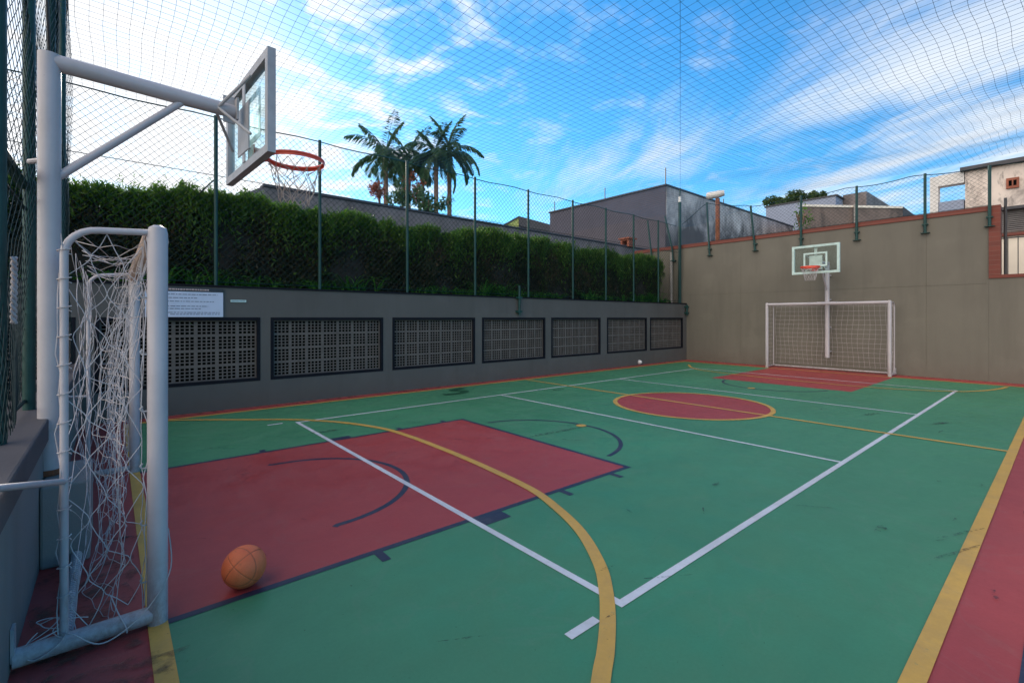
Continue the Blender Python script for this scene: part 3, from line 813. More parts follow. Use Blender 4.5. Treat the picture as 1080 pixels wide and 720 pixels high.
def goal(x0, y0, y1, sgn, depth, label, messy, reach):
    """front posts on x0 between y0 and y1; the net side is at x0 + sgn*depth"""
    H = 1.978; r = .0425
    g = thing('football_goal', (x0, (y0+y1)/2, 0), label, 'football goal')
    for y in (y0, y1):
        p = MB(); p.tube([(x0, y, 0), (x0, y, H-.035), (x0, y, H-.01), (x0, y, H+.003)], [r, r, r*.86, r*.4], 24); p.build('post', M['white_metal'], g, True)
    MB().tube([(x0, y0+r*.5, H-.052), (x0, y1-r*.5, H-.052)], r*.96, 24).build('crossbar', M['white_metal'], g, True)
    xr = x0 + sgn*depth
    for y in (y0, y1):
        rd = .12; zt = 1.93
        pts = [(x0+sgn*r*.6, y, zt+.012), (xr-sgn*rd, y, zt)] + [(xr-sgn*rd+sgn*rd*math.sin(R(a)), y, zt-rd+rd*math.cos(R(a))) for a in (15, 30, 45, 60, 75, 90)] + [(xr, y, .06)]
        MB().tube(pts, .0155, 14).build('side_frame', M['white_metal'], g, True)
        b = MB(); b.tube([(x0+sgn*r*.5, y, .05), (x0+sgn*reach, y, .05)], r*.95 if y == y0 else .026, 20)
        b.build('base_tube', M['white_metal'], g, True)
    MB().tube([(xr, y0+.02, .05), (xr, y1-.02, .05)], .022, 14).build('rear_bar', M['white_metal'], g, True)
    pl = MB(); pl.box(x0+sgn*reach - .006, y0-.03, .045, x0+sgn*reach+.006, y0+.03, .19); pl.build('foot_plate', M['grey_metal'], g)
    nt = MB()
    if messy:
        MB().tube([(xr, y0-.02, .785), (-.42, 2.02, 1.037)], .0135, 10).build('wall_stay', M['white_metal'], g, True)
        MB().tube([(xr, y1, .785), (ENDX-.15, y1+.01, .80)], .011, 10).build('wall_stay', M['white_metal'], g, True)
        rope = .0042
        # sagging back curtain: from the crossbar, bellying towards the mouth, gathered on the ground by the rear bar
        def back(u, v):
            y = y0+.06 + u*(y1-y0-.12)
            x = x0 - .05 - .10*math.sin(math.pi*min(1, v*1.15)) - .16*v**3 + .05*math.sin(u*9+v*3) + .03*math.sin(u*23+v*7)
            return (x, y, max(.03, 1.93 - 1.93*v))
        net_square(nt, back, 26, 19, .008, .0017, .006)
        def back2(u, v):
            y = y0+.03 + u*(y1-y0-.06)
            x = xr + .02 + .06*math.sin(u*7)*math.sin(math.pi*v) + .02*math.sin(v*9)
            return (x, y, 1.86 - 1.81*v)
        net_lattice(nt, back2, 14, 12, .008, .0016, .004, .1)
        # near and far side panels, wide loose mesh
        for y in (y0, y1):
            def side(u, v):
                return (xr + .015 + u*(abs(depth)-.075), y + .018*math.sin(math.pi*u)*math.sin(v*6) + (.012 if y == y0 else -.01), 1.90-1.80*v + .03*math.sin(u*5+v*11))
            net_lattice(nt, side, 4, 15, .007, .0020, .003, .0)
        def topp(u, v):
            return (x0-.03 - v*(depth-.06), y0 + .03 + u*(y1-y0-.06), 1.92 - .05*math.sin(math.pi*v)*(1+math.sin(u*12)))
        net_lattice(nt, topp, 20, 4, .008, .0019, .003, .0)
        # lacing cords on the uprights
        for xx, yy, off in ((x0-.052, y0, .014), (xr-.012, y0, .020), (x0-.05, y1, .01)):
            nt.tube([(xx+random.uniform(-off, off), yy+random.uniform(-off, off), zz) for zz in np.arange(.1, 1.92, .09)], .0026, 5)
        # cords fallen round the near foot
        for k in range(5):
            cx, cy = xr+random.uniform(-.10, .06), y0+random.uniform(-.02, .12)
            nt.tube(smooth_poly([(cx+.06*math.cos(a+k)*(1+.3*random.random()), cy+.05*math.sin(a+k), max(.012, .03+.09*abs(math.sin(a*.5+k)))) for a in np.arange(0, 5, .7)], 4), .0024, 5)
        nt.tube(smooth_poly([(xr-.02, y0, .10), (xr+.03, y0-.06, .105), (xr+.12, y0-.075, .03), (xr+.22, y0-.07, .055), (x0-.02, y0-.053, .14), (x0+.053, y0-.01, .26), (x0+.045, y0+.02, .45)]), .0028, 6)
        nt.tube(smooth_poly([(xr+.16, y0+.1, .16), (xr+.19, y0-.01, .107), (xr+.215, y0-.056, .06), (xr+.22, y0-.06, .03)]), .0028, 6)
        for zz in np.arange(.25, 1.9, .13):   # little lashings on the rear upright
            nt.tube([(xr+.024*math.cos(a), y0+.024*math.sin(a), zz+.004*a) for a in np.arange(0, 7, .7)], 0.0026, 5)
        nt.build('net', M['rope_white'], g)
        for y in (y0, y1):
            for zz in np.arange(.22, 1.9, .28):
                MB().tube([(x0-.042, y, zz), (x0-.062, y, zz), (x0-.068, y, zz+.012), (x0-.06, y, zz+.026)], .0045, 6).build('net_hook', M['grey_metal'], g)
        ls = MB()
        for q in range(70):
            y = y0+.10 + q*(y1-y0-.2)/70
            ls.tube([(x0+.050*math.cos(a), y+.008*a, H-.052+.052*math.sin(a)) for a in np.arange(1.2, 7.6, .5)], .008, 5)
        ls.build('net_lashing', M['rope_tan'], g)
        lb = MB()
        for q in range(110):
            y = y0+.05 + q*(y1-y0-.1)/110
            lb.tube([(xr+.024*math.cos(a), y+.003*a, .05+.024*math.sin(a)) for a in np.arange(0, 6.6, .6)], .0035, 5)
        lb.build('net_lashing', M['rope_white'], g)
    else:
        r_ = .0019; st_ = .125
        def bk(y, q):   # q 0..1 from the crossbar over the top to the foot
            if q < .18: return (x0 + sgn*depth*q/.18*.9, y, 1.93-.05*math.sin(q/.18*math.pi))
            k = (q-.18)/.82; return (xr - sgn*.03 - sgn*.05*math.sin(math.pi*k)*(1+.4*math.sin(y*5)), y+.02*math.sin(k*9+y*4), 1.93-1.88*k)
        for y in np.arange(y0+.03, y1, st_): nt.tube([bk(y, q) for q in np.arange(0, 1.001, .06)], r_, 3, cap=False)
        for q in np.arange(0.05, 1.001, .056): nt.tube([bk(y, q) for y in np.arange(y0+.03, y1, .1)], r_, 3, cap=False)
        for y in (y0, y1):
            for x in np.arange(.06, depth, .11): nt.tube([(x0+sgn*x, y, .06), (x0+sgn*x, y+.02, 1), (x0+sgn*x, y, 1.92)], r_, 3, cap=False)
            for zz in np.arange(.12, 1.92, .125): nt.tube([(x0, y, zz), (x0+sgn*depth, y, zz)], r_, 3, cap=False)
        nt.build('net', M['rope_white'], g)
    return g
goal(.178, 2.95, 5.97, -1, .34, 'near white football goal with a torn sagging net beside the basketball', True, .50)
goal(15.36, 3.03, 6.03, 1, .50, 'far white football goal with neat net against the olive wall', False, .55)

# ------------------------------------------------------------------ ball
bx, by, brr = .575, 3.02, .112
me = bpy.data.meshes.new('basketball')
nu, nvv = 160, 96
V = []; S = []; rot = Matrix.Rotation(R(38), 3, 'X') @ Matrix.Rotation(R(25), 3, 'Z') @ Matrix.Rotation(R(50), 3, 'Y')
for j in range(nvv+1):
    ph = math.pi*j/nvv
    for i in range(nu):
        a = 2*math.pi*i/nu; n_ = Vector((math.sin(ph)*math.cos(a), math.sin(ph)*math.sin(a), math.cos(ph)))
        ds = min(abs(n_.x), abs(n_.y), abs(math.hypot(n_.x, n_.z*1.0) - 0) if False else 9)
        # third seam family: two bowed loops
        c1 = abs(abs(n_.x) - (.42 + .36*n_.z*n_.z))
        ds = min(abs(n_.y), abs(n_.z), c1*.85)
        sm = max(0, 1-(ds/.030)**2) if ds < .030 else 0
        S.append(sm); V.append(tuple(rot @ (n_*(brr - .0022*sm))))
F = [(j*nu+i, j*nu+(i+1) % nu, (j+1)*nu+(i+1) % nu, (j+1)*nu+i) for j in range(nvv) for i in range(nu)]
me.from_pydata(V, [], F); me.materials.append(M['ball'])
at_ = me.attributes.new('seam', 'FLOAT', 'POINT'); at_.data.foreach_set('value', S)
me.polygons.foreach_set('use_smooth', [True]*len(me.polygons))
ball = bpy.data.objects.new('basketball', me); col.objects.link(ball); ball.location = (bx, by, brr+.005)
tag(ball, 'worn orange basketball lying on the red key by the near goal', 'basketball')

# ------------------------------------------------------------------ foliage
def leaf_mesh(name, C, D, L, Wd, mat, parent=None, loc=None):
    """rhombic leaves: centres C (n,3), directions D (n,3), lengths L, widths Wd"""
    n = len(C)
    D = D/np.linalg.norm(D, axis=1)[:, None]
    U = rng.normal(size=(n, 3)); S_ = np.cross(D, U); S_ /= np.linalg.norm(S_, axis=1)[:, None]
    Nn = np.cross(D, S_)
    L = np.broadcast_to(L, n)[:, None]; Wd = np.broadcast_to(Wd, n)[:, None]
    Vv = np.empty((n, 4, 3)); Vv[:, 0] = C - D*L/2; Vv[:, 1] = C + S_*Wd/2 + Nn*L*.06; Vv[:, 2] = C + D*L/2 - Nn*L*.08; Vv[:, 3] = C - S_*Wd/2 + Nn*L*.06
    o0 = np.array(W[parent.name] if parent else (loc or (0, 0, 0)))
    me = bpy.data.meshes.new(name)
    me.vertices.add(n*4); me.vertices.foreach_set('co', (Vv.reshape(-1, 3)-o0).ravel())
    me.loops.add(n*4); me.loops.foreach_set('vertex_index', np.arange(n*4))
    me.polygons.add(n); me.polygons.foreach_set('loop_start', np.arange(n)*4)
    me.update(calc_edges=True); me.validate()
    me.materials.append(mat)
    o = bpy.data.objects.new(name, me); col.objects.link(o)
    if parent: o.parent = parent
    W[o.name] = Vector(tuple(o0))
    return o
def vnoise(x, y, seed=0):
    return (np.sin(x*1.7+seed)+np.sin(x*.73+y*1.9+2*seed)+np.sin(x*3.1-y*1.3+seed*3)+np.sin(x*6.3+y*2.7+seed)*.6)/3.6
# planting bed behind the wall and the terrain it holds
MB().box(-6, WALLY+.46, 0, 15.99, 11.98, 1.95).build('planting_bed', M['earth'])
tag(bpy.data.objects['planting_bed'], 'raised soil bed behind the grey wall', 'planting bed', kind='structure')
hd = thing('hedge', (6, 10.2, 1.95), 'long dense clipped hedge growing behind the left chain link fence', 'hedge')
def hedge_top(x): return 3.60 - .12*np.clip((1.2-x)/1.5, 0, 1) + .06*np.sin(x*.9) + .07*vnoise(x, 0*x, 1)
# woody core
mb = MB(); gx = np.arange(-4.5, 15.3, .25)
for i in range(len(gx)-1):
    a, b = gx[i], gx[i+1]
    ta, tb = float(hedge_top(a))-.3, float(hedge_top(b))-.3
    fa, fb = 9.62+.08*math.sin(a*3), 9.62+.08*math.sin(b*3)
    mb.quad((a, fa, 1.95), (b, fb, 1.95), (b, fb+.08, tb), (a, fa+.08, ta)); mb.quad((a, fa+.08, ta), (b, fb+.08, tb), (b, 10.7, tb), (a, 10.7, ta))
    mb.quad((b, 10.7, 1.95), (a, 10.7, 1.95), (a, 10.7, ta), (b, 10.7, tb))
mb.quad((gx[-1], 9.7, 1.95), (gx[-1], 10.7, 1.95), (gx[-1], 10.7, 3.3), (gx[-1], 9.7, 3.3))
mb.build('core', M['twig'], hd)
n = 85000
X = rng.uniform(-4.5, 15.25, n); Z = 1.95 + rng.beta(1.15, .95, n)*(hedge_top(X)-1.95)
end = np.clip((15.35-X)/.55, 0, 1)**.5
Zt = 1.95+(Z-1.95)*np.where(X > 14.8, .8+.2*end, 1)
Y = 9.60 + .22*vnoise(X*1.6, Z*2.2, 3) + .10*vnoise(X*5, Z*6, 8) + .12*np.clip((Z-hedge_top(X)+.3)/.3, 0, 1) + rng.exponential(.07, n) + (1-end)*.5
D = np.stack([rng.normal(0, .6, n), -.5+rng.normal(0, .6, n), .35+rng.normal(0, .7, n)], 1)
leaf_mesh('foliage', np.stack([X, Y, Zt], 1), D, rng.uniform(.05, .11, n)*rng.choice([1, 1, 1.5], n), rng.uniform(.012, .024, n)*rng.choice([1, 1.4, 2.2], n), M['leaf_hedge'], hd)
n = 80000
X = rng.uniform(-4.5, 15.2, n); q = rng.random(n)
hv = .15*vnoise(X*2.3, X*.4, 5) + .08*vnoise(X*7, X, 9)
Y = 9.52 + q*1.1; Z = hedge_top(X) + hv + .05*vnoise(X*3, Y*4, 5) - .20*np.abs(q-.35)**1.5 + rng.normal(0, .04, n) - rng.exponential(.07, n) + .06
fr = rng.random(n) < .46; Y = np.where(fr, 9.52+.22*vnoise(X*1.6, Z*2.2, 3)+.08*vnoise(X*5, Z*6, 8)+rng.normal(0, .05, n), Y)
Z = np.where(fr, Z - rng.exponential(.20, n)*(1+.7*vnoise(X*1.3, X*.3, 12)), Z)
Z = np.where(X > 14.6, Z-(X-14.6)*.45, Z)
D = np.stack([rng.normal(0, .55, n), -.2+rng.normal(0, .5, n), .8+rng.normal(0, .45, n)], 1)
leaf_mesh('lit_new_growth', np.stack([X, Y, Z], 1), D, rng.uniform(.05, .11, n)*rng.choice([1, 1, 1.6], n), rng.uniform(.010, .020, n)*rng.choice([1, 1.3, 2.0], n), M['leaf_new'], hd)
n = 14000
X = rng.uniform(-4.5, 15.0, n); Z = 2.2 + rng.beta(2.2, 1.6, n)*(hedge_top(X)-2.3)
kp = vnoise(X*1.1, Z*1.5, 21) > -.05; X = X[kp]; Z = Z[kp]; n = len(X)
Y = 9.53 + .16*vnoise(X*1.6, Z*2.2, 3) + rng.exponential(.05, n)
leaf_mesh('dry_twigs', np.stack([X, Y, Z], 1), np.stack([rng.normal(0, .5, n), -.3+rng.normal(0, .4, n), .9+rng.normal(0, .4, n)], 1), rng.uniform(.07, .17, n), rng.uniform(.006, .014, n), M['dry'], hd)
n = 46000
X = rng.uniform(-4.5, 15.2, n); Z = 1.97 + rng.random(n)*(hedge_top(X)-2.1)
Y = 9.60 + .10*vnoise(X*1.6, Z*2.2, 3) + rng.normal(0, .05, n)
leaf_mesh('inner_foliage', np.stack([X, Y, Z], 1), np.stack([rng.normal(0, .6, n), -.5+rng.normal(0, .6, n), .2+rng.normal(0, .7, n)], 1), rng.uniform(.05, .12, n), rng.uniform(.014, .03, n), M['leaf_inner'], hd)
# wispy shoots above the top
cs = []; ds = []
for k in range(150):
    x = random.uniform(-3, 15); y = random.uniform(9.6, 10.4); h = random.uniform(.08, .30) * (1.6 if x < 2 else 1); zb = float(hedge_top(np.float64(x)))-.05
    if x > 14: continue
    lx, ly = random.gauss(0, .2), random.gauss(0, .2)
    for j in range(14):
        q = j/13; cs.append((x+lx*h*q+random.gauss(0, .018), y+ly*h*q, zb+h*q)); ds.append((random.gauss(0, 1), random.gauss(0, 1), .5))
leaf_mesh('shoots', np.array(cs), np.array(ds), rng.uniform(.05, .10, len(cs)), .014, M['leaf_new'], hd)
# strap leaved border plants at the hedge foot
mb = MB()
for k in range(420):
    x = random.uniform(-4, 15.4)
    if math.sin(x*2.3)+math.sin(x*.9+1) < random.uniform(-1.6, .4): continue
    y = random.uniform(9.30, 9.52); hh = random.uniform(.7, 1.1)
    for j in range(random.randint(5, 9)):
        a = random.uniform(0, 2*math.pi); ln_ = random.uniform(.32, .74)*hh*(1.25 if math.sin(x*1.9) > .4 else .8); w = random.uniform(.014, .028)
        dx, dy = math.cos(a), math.sin(a)*.6; pts = []
        for i in range(5):
            q = i/4; pts.append((x+dx*ln_*.75*q, y+dy*ln_*.6*q, 1.98+ln_*(1.25*q-.85*q*q)))
        i0 = len(mb.v); px_, py_ = -dy*w, dx*w
        for i, p in enumerate(pts):
            k_ = 1-(i/4)**2*.9; mb.v += [(p[0]+px_*k_, p[1]+py_*k_, p[2]), (p[0]-px_*k_, p[1]-py_*k_, p[2]+.004)]
        for i in range(4): mb.f.append((i0+2*i, i0+2*i+1, i0+2*i+3, i0+2*i+2))
tag(mb.build('border_plants', M['leaf_strap']), 'bright green strap leaved plants along the foot of the hedge', 'ground cover', kind='stuff')

# ------------------------------------------------------------------ palms, shrubs and trees beyond
def palm(x, y, h, label, seed, nf=14, fl=2.9, young=False, lean=0.0):
    rd = random.Random(seed)
    p = thing('palm_tree', (x, y, 0), label, 'palm tree', 'palms beyond the boundary wall')
    mb = MB(); mb.tube([(x+lean*(q/8)**2, y, h*q/8*.93) for q in range(9)], [.20-.07*q/8 for q in range(9)], 12); mb.build('trunk', M['bark'], p, True)
    tx = x+lean
    MB().tube([(tx, y, h*.93), (tx, y, h*.97), (tx, y, h+.25)], [.15, .14, .05], 10).build('crownshaft', M['shaft'], p, True)
    for k in range(nf):
        az = 2.399*k + rd.uniform(-.3, .3)
        el = R(82 - 105*(k/(nf-1))**.9 + rd.uniform(-8, 8))
        L = fl*rd.uniform(.82, 1.1)
        d = Vector((math.cos(az), math.sin(az), 0)); pts = []
        pos = Vector((tx, y, h)); e = el
        N = 16
        for i in range(N+1):
            pts.append(pos.copy()); stp = L/N; pos = pos + (d*math.cos(e) + Vector((0, 0, 1))*math.sin(e))*stp
            e -= (.085 + .03*rd.random()) * (1.0 if el < R(60) else .45)
        f = MB(); f.tube([tuple(q) for q in pts], [.030*(1-.85*i/N) for i in range(N+1)], 5, cap=False)
        for i in range(2, N):
            for half in (0, .33, .66):
                q = pts[i].lerp(pts[i+1], half); t_ = (i+half)/N
                ll = .74*math.sin(math.pi*(.12+.86*t_))**.6*rd.uniform(.8, 1.1) * (.75 if young else 1)
                tang = (pts[i+1]-pts[i]).normalized()
                for sg_ in (-1, 1):
                    side = Vector((-d.y, d.x, 0))*sg_
                    dirv = (side*.75 + tang*.55 + Vector((0, 0, rd.uniform(-.75, -.15)))).normalized()
                    wv = dirv.cross(Vector((0, 0, 1))).normalized()*.052
                    m_ = q + dirv*ll*.55; e_ = q + dirv*ll + Vector((0, 0, -.18*ll))
                    f.v += [tuple(q), tuple(m_+wv), tuple(e_), tuple(m_-wv)]; b = len(f.v)-4; f.f.append((b, b+1, b+2, b+3))
        f.build('frond', M['leaf_palm_light'] if (young and k == 0) else M['leaf_palm'], p)
    return p
def wpt(px, py, t):
    u = (px-540)/FOC; v = (HOR-py)/FOC
    return (t*(math.cos(TH)+u*math.sin(TH)), t*(math.sin(TH)-u*math.cos(TH)), CAMH+t*v)
for (px, py, t_, lab, sd, kw) in (
    (407, 163, 30, 'leftmost tall palm standing apart above the boundary wall', 3, dict()),
    (431, 170, 32, 'second palm from the left with shorter trunk and a bushy crown', 12, dict(fl=2.6)),
    (460, 163, 30, 'third palm from the left crowded against the rightmost palm', 21, dict(fl=2.6)),
    (474, 158, 31, 'rightmost palm with one pale upright young frond', 33, dict(fl=2.9, young=True, nf=14))):
    x, y, h = wpt(px, py, t_); palm(x, y, h, lab, sd, **kw)
def crown(name, c, rad, n, ls, mat, parent, seed):
    r_ = np.random.default_rng(seed); lobes = r_.normal(size=(9, 3))*np.array(rad)*.45
    idx = r_.integers(0, 9, n); v = r_.normal(size=(n, 3)); v /= np.linalg.norm(v, axis=1)[:, None]
    P = np.array(c)+lobes[idx]+v*np.array(rad)*.5*(r_.random((n, 1))**.45)
    leaf_mesh(name, P, v+r_.normal(0, .6, (n, 3)), r_.uniform(.7, 1.2, n)*ls, r_.uniform(.3, .5, n)*ls, mat, parent)
def tree(px, py, t_, rad, n, ls, mat, label, cat, seed, name='tree', group=None):
    c = wpt(px, py, t_); p = thing(name, (c[0], c[1], 0), label, cat, group)
    mb = MB(); mb.tube([(c[0], c[1], 0), (c[0]+.1, c[1], c[2]*.6), (c[0], c[1], c[2]+.2*rad[2])], [.09+.02*c[2], .07+.012*c[2], .04], 9)
    for k in range(6):
        a = k*1.05; mb.tube([(c[0], c[1], c[2]-.5*rad[2]), (c[0]+.3*rad[0]*math.cos(a), c[1]+.3*rad[1]*math.sin(a), c[2]), (c[0]+.6*rad[0]*math.cos(a), c[1]+.6*rad[1]*math.sin(a), c[2]+.4*rad[2])], [.06, .04, .015], 6)
    mb.build('trunk', M['bark'], p, True)
    crown('crown', c, rad, n, ls, mat, p, seed)
tree(400, 202, 28, (.55, .55, .9), 420, .2, M['leaf_red'], 'reddish leaved shrub under the leftmost palm', 'shrub', 1, 'shrub')
tree(442, 202, 28.5, (.6, .6, .9), 560, .2, M['leaf_red'], 'reddish leaved shrub between the second and third palms', 'shrub', 2, 'shrub')
tree(424, 206, 27.5, (.75, .75, .8), 800, .26, M['leaf_palm'], 'dark green bush between the two reddish shrubs', 'shrub', 3, 'shrub')
tree(452, 217, 27, (.8, .8, .6), 420, .3, M['leaf_palm'], 'low dark fern like plant on top of the boundary wall below the palms', 'shrub', 4, 'shrub')
tree(833, 212, 46, (1.8, 1.8, 1.0), 3600, .32, M['leaf_tree'], 'broad green tree behind the pale blue house', 'tree', 5)
tree(862, 209, 47, (.8, .8, .7), 900, .36, M['leaf_tree'], 'narrower green tree right of the broad one behind the pale blue house', 'tree', 6)
tree(893, 217, 40, (.9, .9, .7), 600, .3, M['leaf_tree'], 'small round bush just above the brown roughcast wall', 'shrub', 7, 'shrub')
tree(845, 232, 21, (.35, .35, .8), 160, .16, M['leaf_new'], 'thin pale leafed sapling in front of the brown wall', 'sapling', 8, 'sapling')

# ------------------------------------------------------------------ buildings behind
bw_ = thing('boundary_wall', (10, 12, 0), 'long stained concrete wall behind the hedge', 'wall')
mb = MB(); mb.v += [(2.1, 12, 0), (18.95, 12, 0), (18.95, 12, 4.47), (2.65, 12, 4.53), (2.1, 12, 4.2), (2.1, 12.25, 0), (18.95, 12.25, 0), (18.95, 12.25, 4.47), (2.65, 12.25, 4.53), (2.1, 12.25, 4.2)]
mb.f += [(0, 1, 2, 3, 4), (9, 8, 7, 6, 5), (0, 4, 9, 5), (4, 3, 8, 9), (3, 2, 7, 8), (2, 1, 6, 7)]
mb.build('wall_body', M['old_wall'], bw_)
mb = MB(); mb.obox((10.8, 12.125, 4.535), (8.14, 0, -.03), (0, .16, 0), (0, 0, .025)); mb.build('coping', M['roof'], bw_)
gh = thing('grey_building', (26, 15.5, 0), 'big flat roofed mauve grey building with a mould stained side behind the corner', 'building')
mb = MB(); mb.box(19, 11.77, 0, 34, 19.1, 7.45); mb.build('wall', M['grey_house'], gh)
MB().box(19.03, 11.745, 0, 34.02, 11.768, 7.44).build('stained_side_wall', M['stained'], gh)
MB().box(18.94, 11.70, 7.452, 34.06, 19.16, 7.52).build('roof_edge', M['roof'], gh)
MB().box(18.975, 11.755, 4.2, 18.998, 19.09, 6.15).build('lower_band', plaster('mauve wall band', (.090, .085, .108), foot=0), gh)
for px, py, t_, h in ((702, 196, 21.5, .75), (638, 209, 24, .55), (763, 212, 26, .5), (585, 226, 28, .8), (597, 222, 27.5, .35), (858, 232, 29, .9)):
    if px == 858: continue
    q = wpt(px, py, t_); MB().tube([(q[0], q[1], 7.5), (q[0], q[1], 7.5+h*1.1)], .025, 6).build('roof_rod', M['iron'], gh)
ch = thing('brick_vent', (16.7, 12.1, 4.45), 'small terracotta chimney vent on top of the stained concrete wall', 'chimney')
wall_grid([11.9, 11.99, 12.23, 12.32], [4.5, 4.56, 4.76, 4.82], lambda i, j: i == 1 and j == 1, .42, 'x', 16.45).build('vent_body', M['terracotta'], ch)
MB().box(16.87, 11.91, 4.50, 16.9, 12.31, 4.8).build('vent_back', M['void'], ch)
MB().box(16.38, 11.84, 4.822, 16.95, 12.38, 4.88).build('vent_cap', M['terracotta'], ch)
# far left house with a lime gable
ho = thing('house', (30, 35, 0), 'distant house with dark sloping roof and lime green gable left of the grey building', 'house')
a = Vector(wpt(531, 239, 40)); b = Vector(wpt(547, 230, 40)); c_ = Vector(wpt(547, 262, 40)); d_ = Vector(wpt(531, 262, 40))
dep = Vector((math.cos(TH), math.sin(TH), 0))*6
e1 = Vector(wpt(584, 240, 40)); e0 = Vector(wpt(584, 262, 40))
lowz = Vector((0, 0, 0))
def gz(v): return Vector((v.x, v.y, 0))
mb = MB(); mb.poly([gz(d_), gz(c_), b, a]); mb.poly([gz(c_)+dep, gz(d_)+dep, a+dep, b+dep]); mb.poly([gz(d_)+dep, gz(d_), a, a+dep]); mb.build('gable_wall', M['lime'], ho)
mb = MB(); mb.poly([gz(c_)+dep*.001, gz(e0), e1, b]); mb.poly([gz(e0), gz(e0)+dep, e1+dep, e1]); mb.build('wall', M['grey_house'], ho)
up = Vector((0, 0, .15))
mb = MB(); mb.poly([a+up, b+up, b+up+dep, a+up+dep]); mb.poly([b+up, e1+up, e1+up+dep, b+up+dep]); mb.poly([a-dep*.02, b-dep*.02, b+up-dep*.02, a+up-dep*.02]); mb.poly([b-dep*.02-up*4, e1-dep*.02-up*6, e1+up-dep*.02, b+up-dep*.02]); mb.build('roof', M['roof'], ho)
# pale blue house
bh = thing('house', (39, 12, 0), 'pale blue grey flat roofed house between the grey building and the brown wall', 'house')
MB().box(36, 9.9, 0, 44, 14.2, 9.45).build('wall', M['blue_house'], bh)
MB().box(37.5, 8.6, 0, 44, 9.898, 9.75).build('upper_wing', M['old_wall'], bh)
MB().box(35.95, 9.8, 9.452, 44.1, 14.3, 9.55).build('roof', M['roof'], bh)
MB().tube([(36.2, 13.3, 9.55), (36.2, 13.3, 9.6)], .03, 6).build('roof_rod', M['iron'], bh)
# brown roughcast wall roughly facing the camera
br = thing('brown_building', (28, 7, 0), 'long low brown roughcast building with a dark pitched end above the far wall', 'building')
A = Vector(wpt(846, 217.5, 26)); B = Vector(wpt(952, 219.5, 27)); C2 = Vector(wpt(970, 231, 27.2)); dep = Vector((A.x, A.y, 0)).normalized()*5
def ext(A, B, zt0, zt1, dep):
    mb = MB(); a0, b0 = gz(A), gz(B); a1 = Vector((A.x, A.y, zt0)); b1 = Vector((B.x, B.y, zt1))
    mb.poly([a0, b0, b1, a1]); mb.poly([b0+dep, a0+dep, a1+dep, b1+dep]); mb.poly([a0+dep, a0, a1, a1+dep]); mb.poly([b0, b0+dep, b1+dep, b1]); mb.poly([a1, b1, b1+dep, a1+dep]); return mb
ext(A, B, A.z, B.z, dep).build('wall', M['brown_wall'], br)
ext(B+Vector((.01, -.01, 0)), C2, B.z+.1, C2.z, dep).build('dark_end', M['roof'], br)
mb = MB(); sdir = (B-A).normalized(); mb.obox((A+B)/2 - dep*.004 + Vector((0, 0, .03)), (B-A)/2, dep*.012, (0, 0, .06)); mb.build('roof_edge', M['cream'], br)
q = A.lerp(B, .5); mb = MB(); mb.tube([(q.x-.12, q.y-.1, 4), (q.x-.12, q.y-.1, q.z+.1)], .06, 8); mb.build('drain_pipe', M['pipe'], br)
# white open frame
wf = thing('concrete_portal', (20, 2.6, 0), 'white concrete frame with open sky inside next to the weathered tall wall', 'frame')
mb = MB(); mb.box(20, 2.72, 0, 20.35, 2.92, 6.0); mb.box(20.002, 2.12, 5.68, 20.348, 2.718, 6.02); mb.build('frame', M['pale_white'], wf)
MB().box(20.05, 2.13, 0, 20.3, 2.715, 5.18).build('parapet', M['blue_house'], wf)
# weathered tall building
wb = thing('weathered_building', (22, 0, 0), 'tall weathered plaster building with dark eaves and a louvre at the right edge', 'building')
MB().box(20, -7, 0, 27, 2.1, 6.0).build('wall', M['old_plaster'], wb)
MB().box(19.85, -7.1, 6.002, 27.1, 2.2, 6.12).build('roof_edge', M['roof'], wb)
v = wpt(1068, 192, 14)
mb = MB(); 
d0 = (math.cos(TH)+(1068-540)/FOC*math.sin(TH)); tt = 19.97/d0; q = wpt(1068, 193, tt)
wall_grid([q[1]-.13, q[1]-.08, q[1]-.015, q[1]+.015, q[1]+.08, q[1]+.13], [q[2]-.15, q[2]-.08, q[2]+.08, q[2]+.15], lambda i, j: j == 1 and i in (1, 3), .06, 'x', 19.945).build('brick_vent', M['terracotta'], wb)
MB().box(19.96, q[1]-.12, q[2]-.14, 19.985, q[1]+.12, q[2]+.14).build('vent_back', M['void'], wb)
ax = thing('annex', (18.5, 0, 0), 'cream annex wall with grey louvre above and thin railings at the right edge', 'building')
def xpl(px, py, X):
    u = (px-540)/FOC; v = (HOR-py)/FOC; d0 = math.cos(TH)+u*math.sin(TH); t_ = X/d0; return t_*(math.sin(TH)-u*math.cos(TH)), CAMH+t_*v
y1, zA = xpl(1054, 250, 18.5); _, zB = xpl(1068, 221, 18.5)
MB().box(18.5, -7, 0, 19.8, y1, zA).build('wall', M['cream'], ax)
lo_ = MB()
for k in range(12):
    zz = zA+.12+k*(zB-zA-.1)/12; lo_.obox((18.62, (y1-7)/2, zz), (.05, 0, -.035), (0, (y1+7)/2, 0), (.004, 0, .006))
lo_.build('louvre', M['louvre'], ax)
MB().box(18.75, -7, zA+.002, 19.8, y1, zB).build('louvre_back', M['void'], ax)
MB().box(18.42, -7.05, zA+.003, 18.56, y1+.04, zA+.08).build('sill', M['brick'], ax)
MB().box(18.4, -7, zB+.002, 19.85, y1+.04, zB+.08).build('roof', M['roof'], ax)
rl = thing('railing', (16.15, 0, 2.55), 'thin dark iron railing on the low end of the far wall', 'railing')
for k, y in enumerate(np.arange(-3, 1.05, .165)):
    MB().tube([(16.12, y, 2.541), (16.12, y, 3.42)], .010, 6).build('bar', M['iron'], rl)
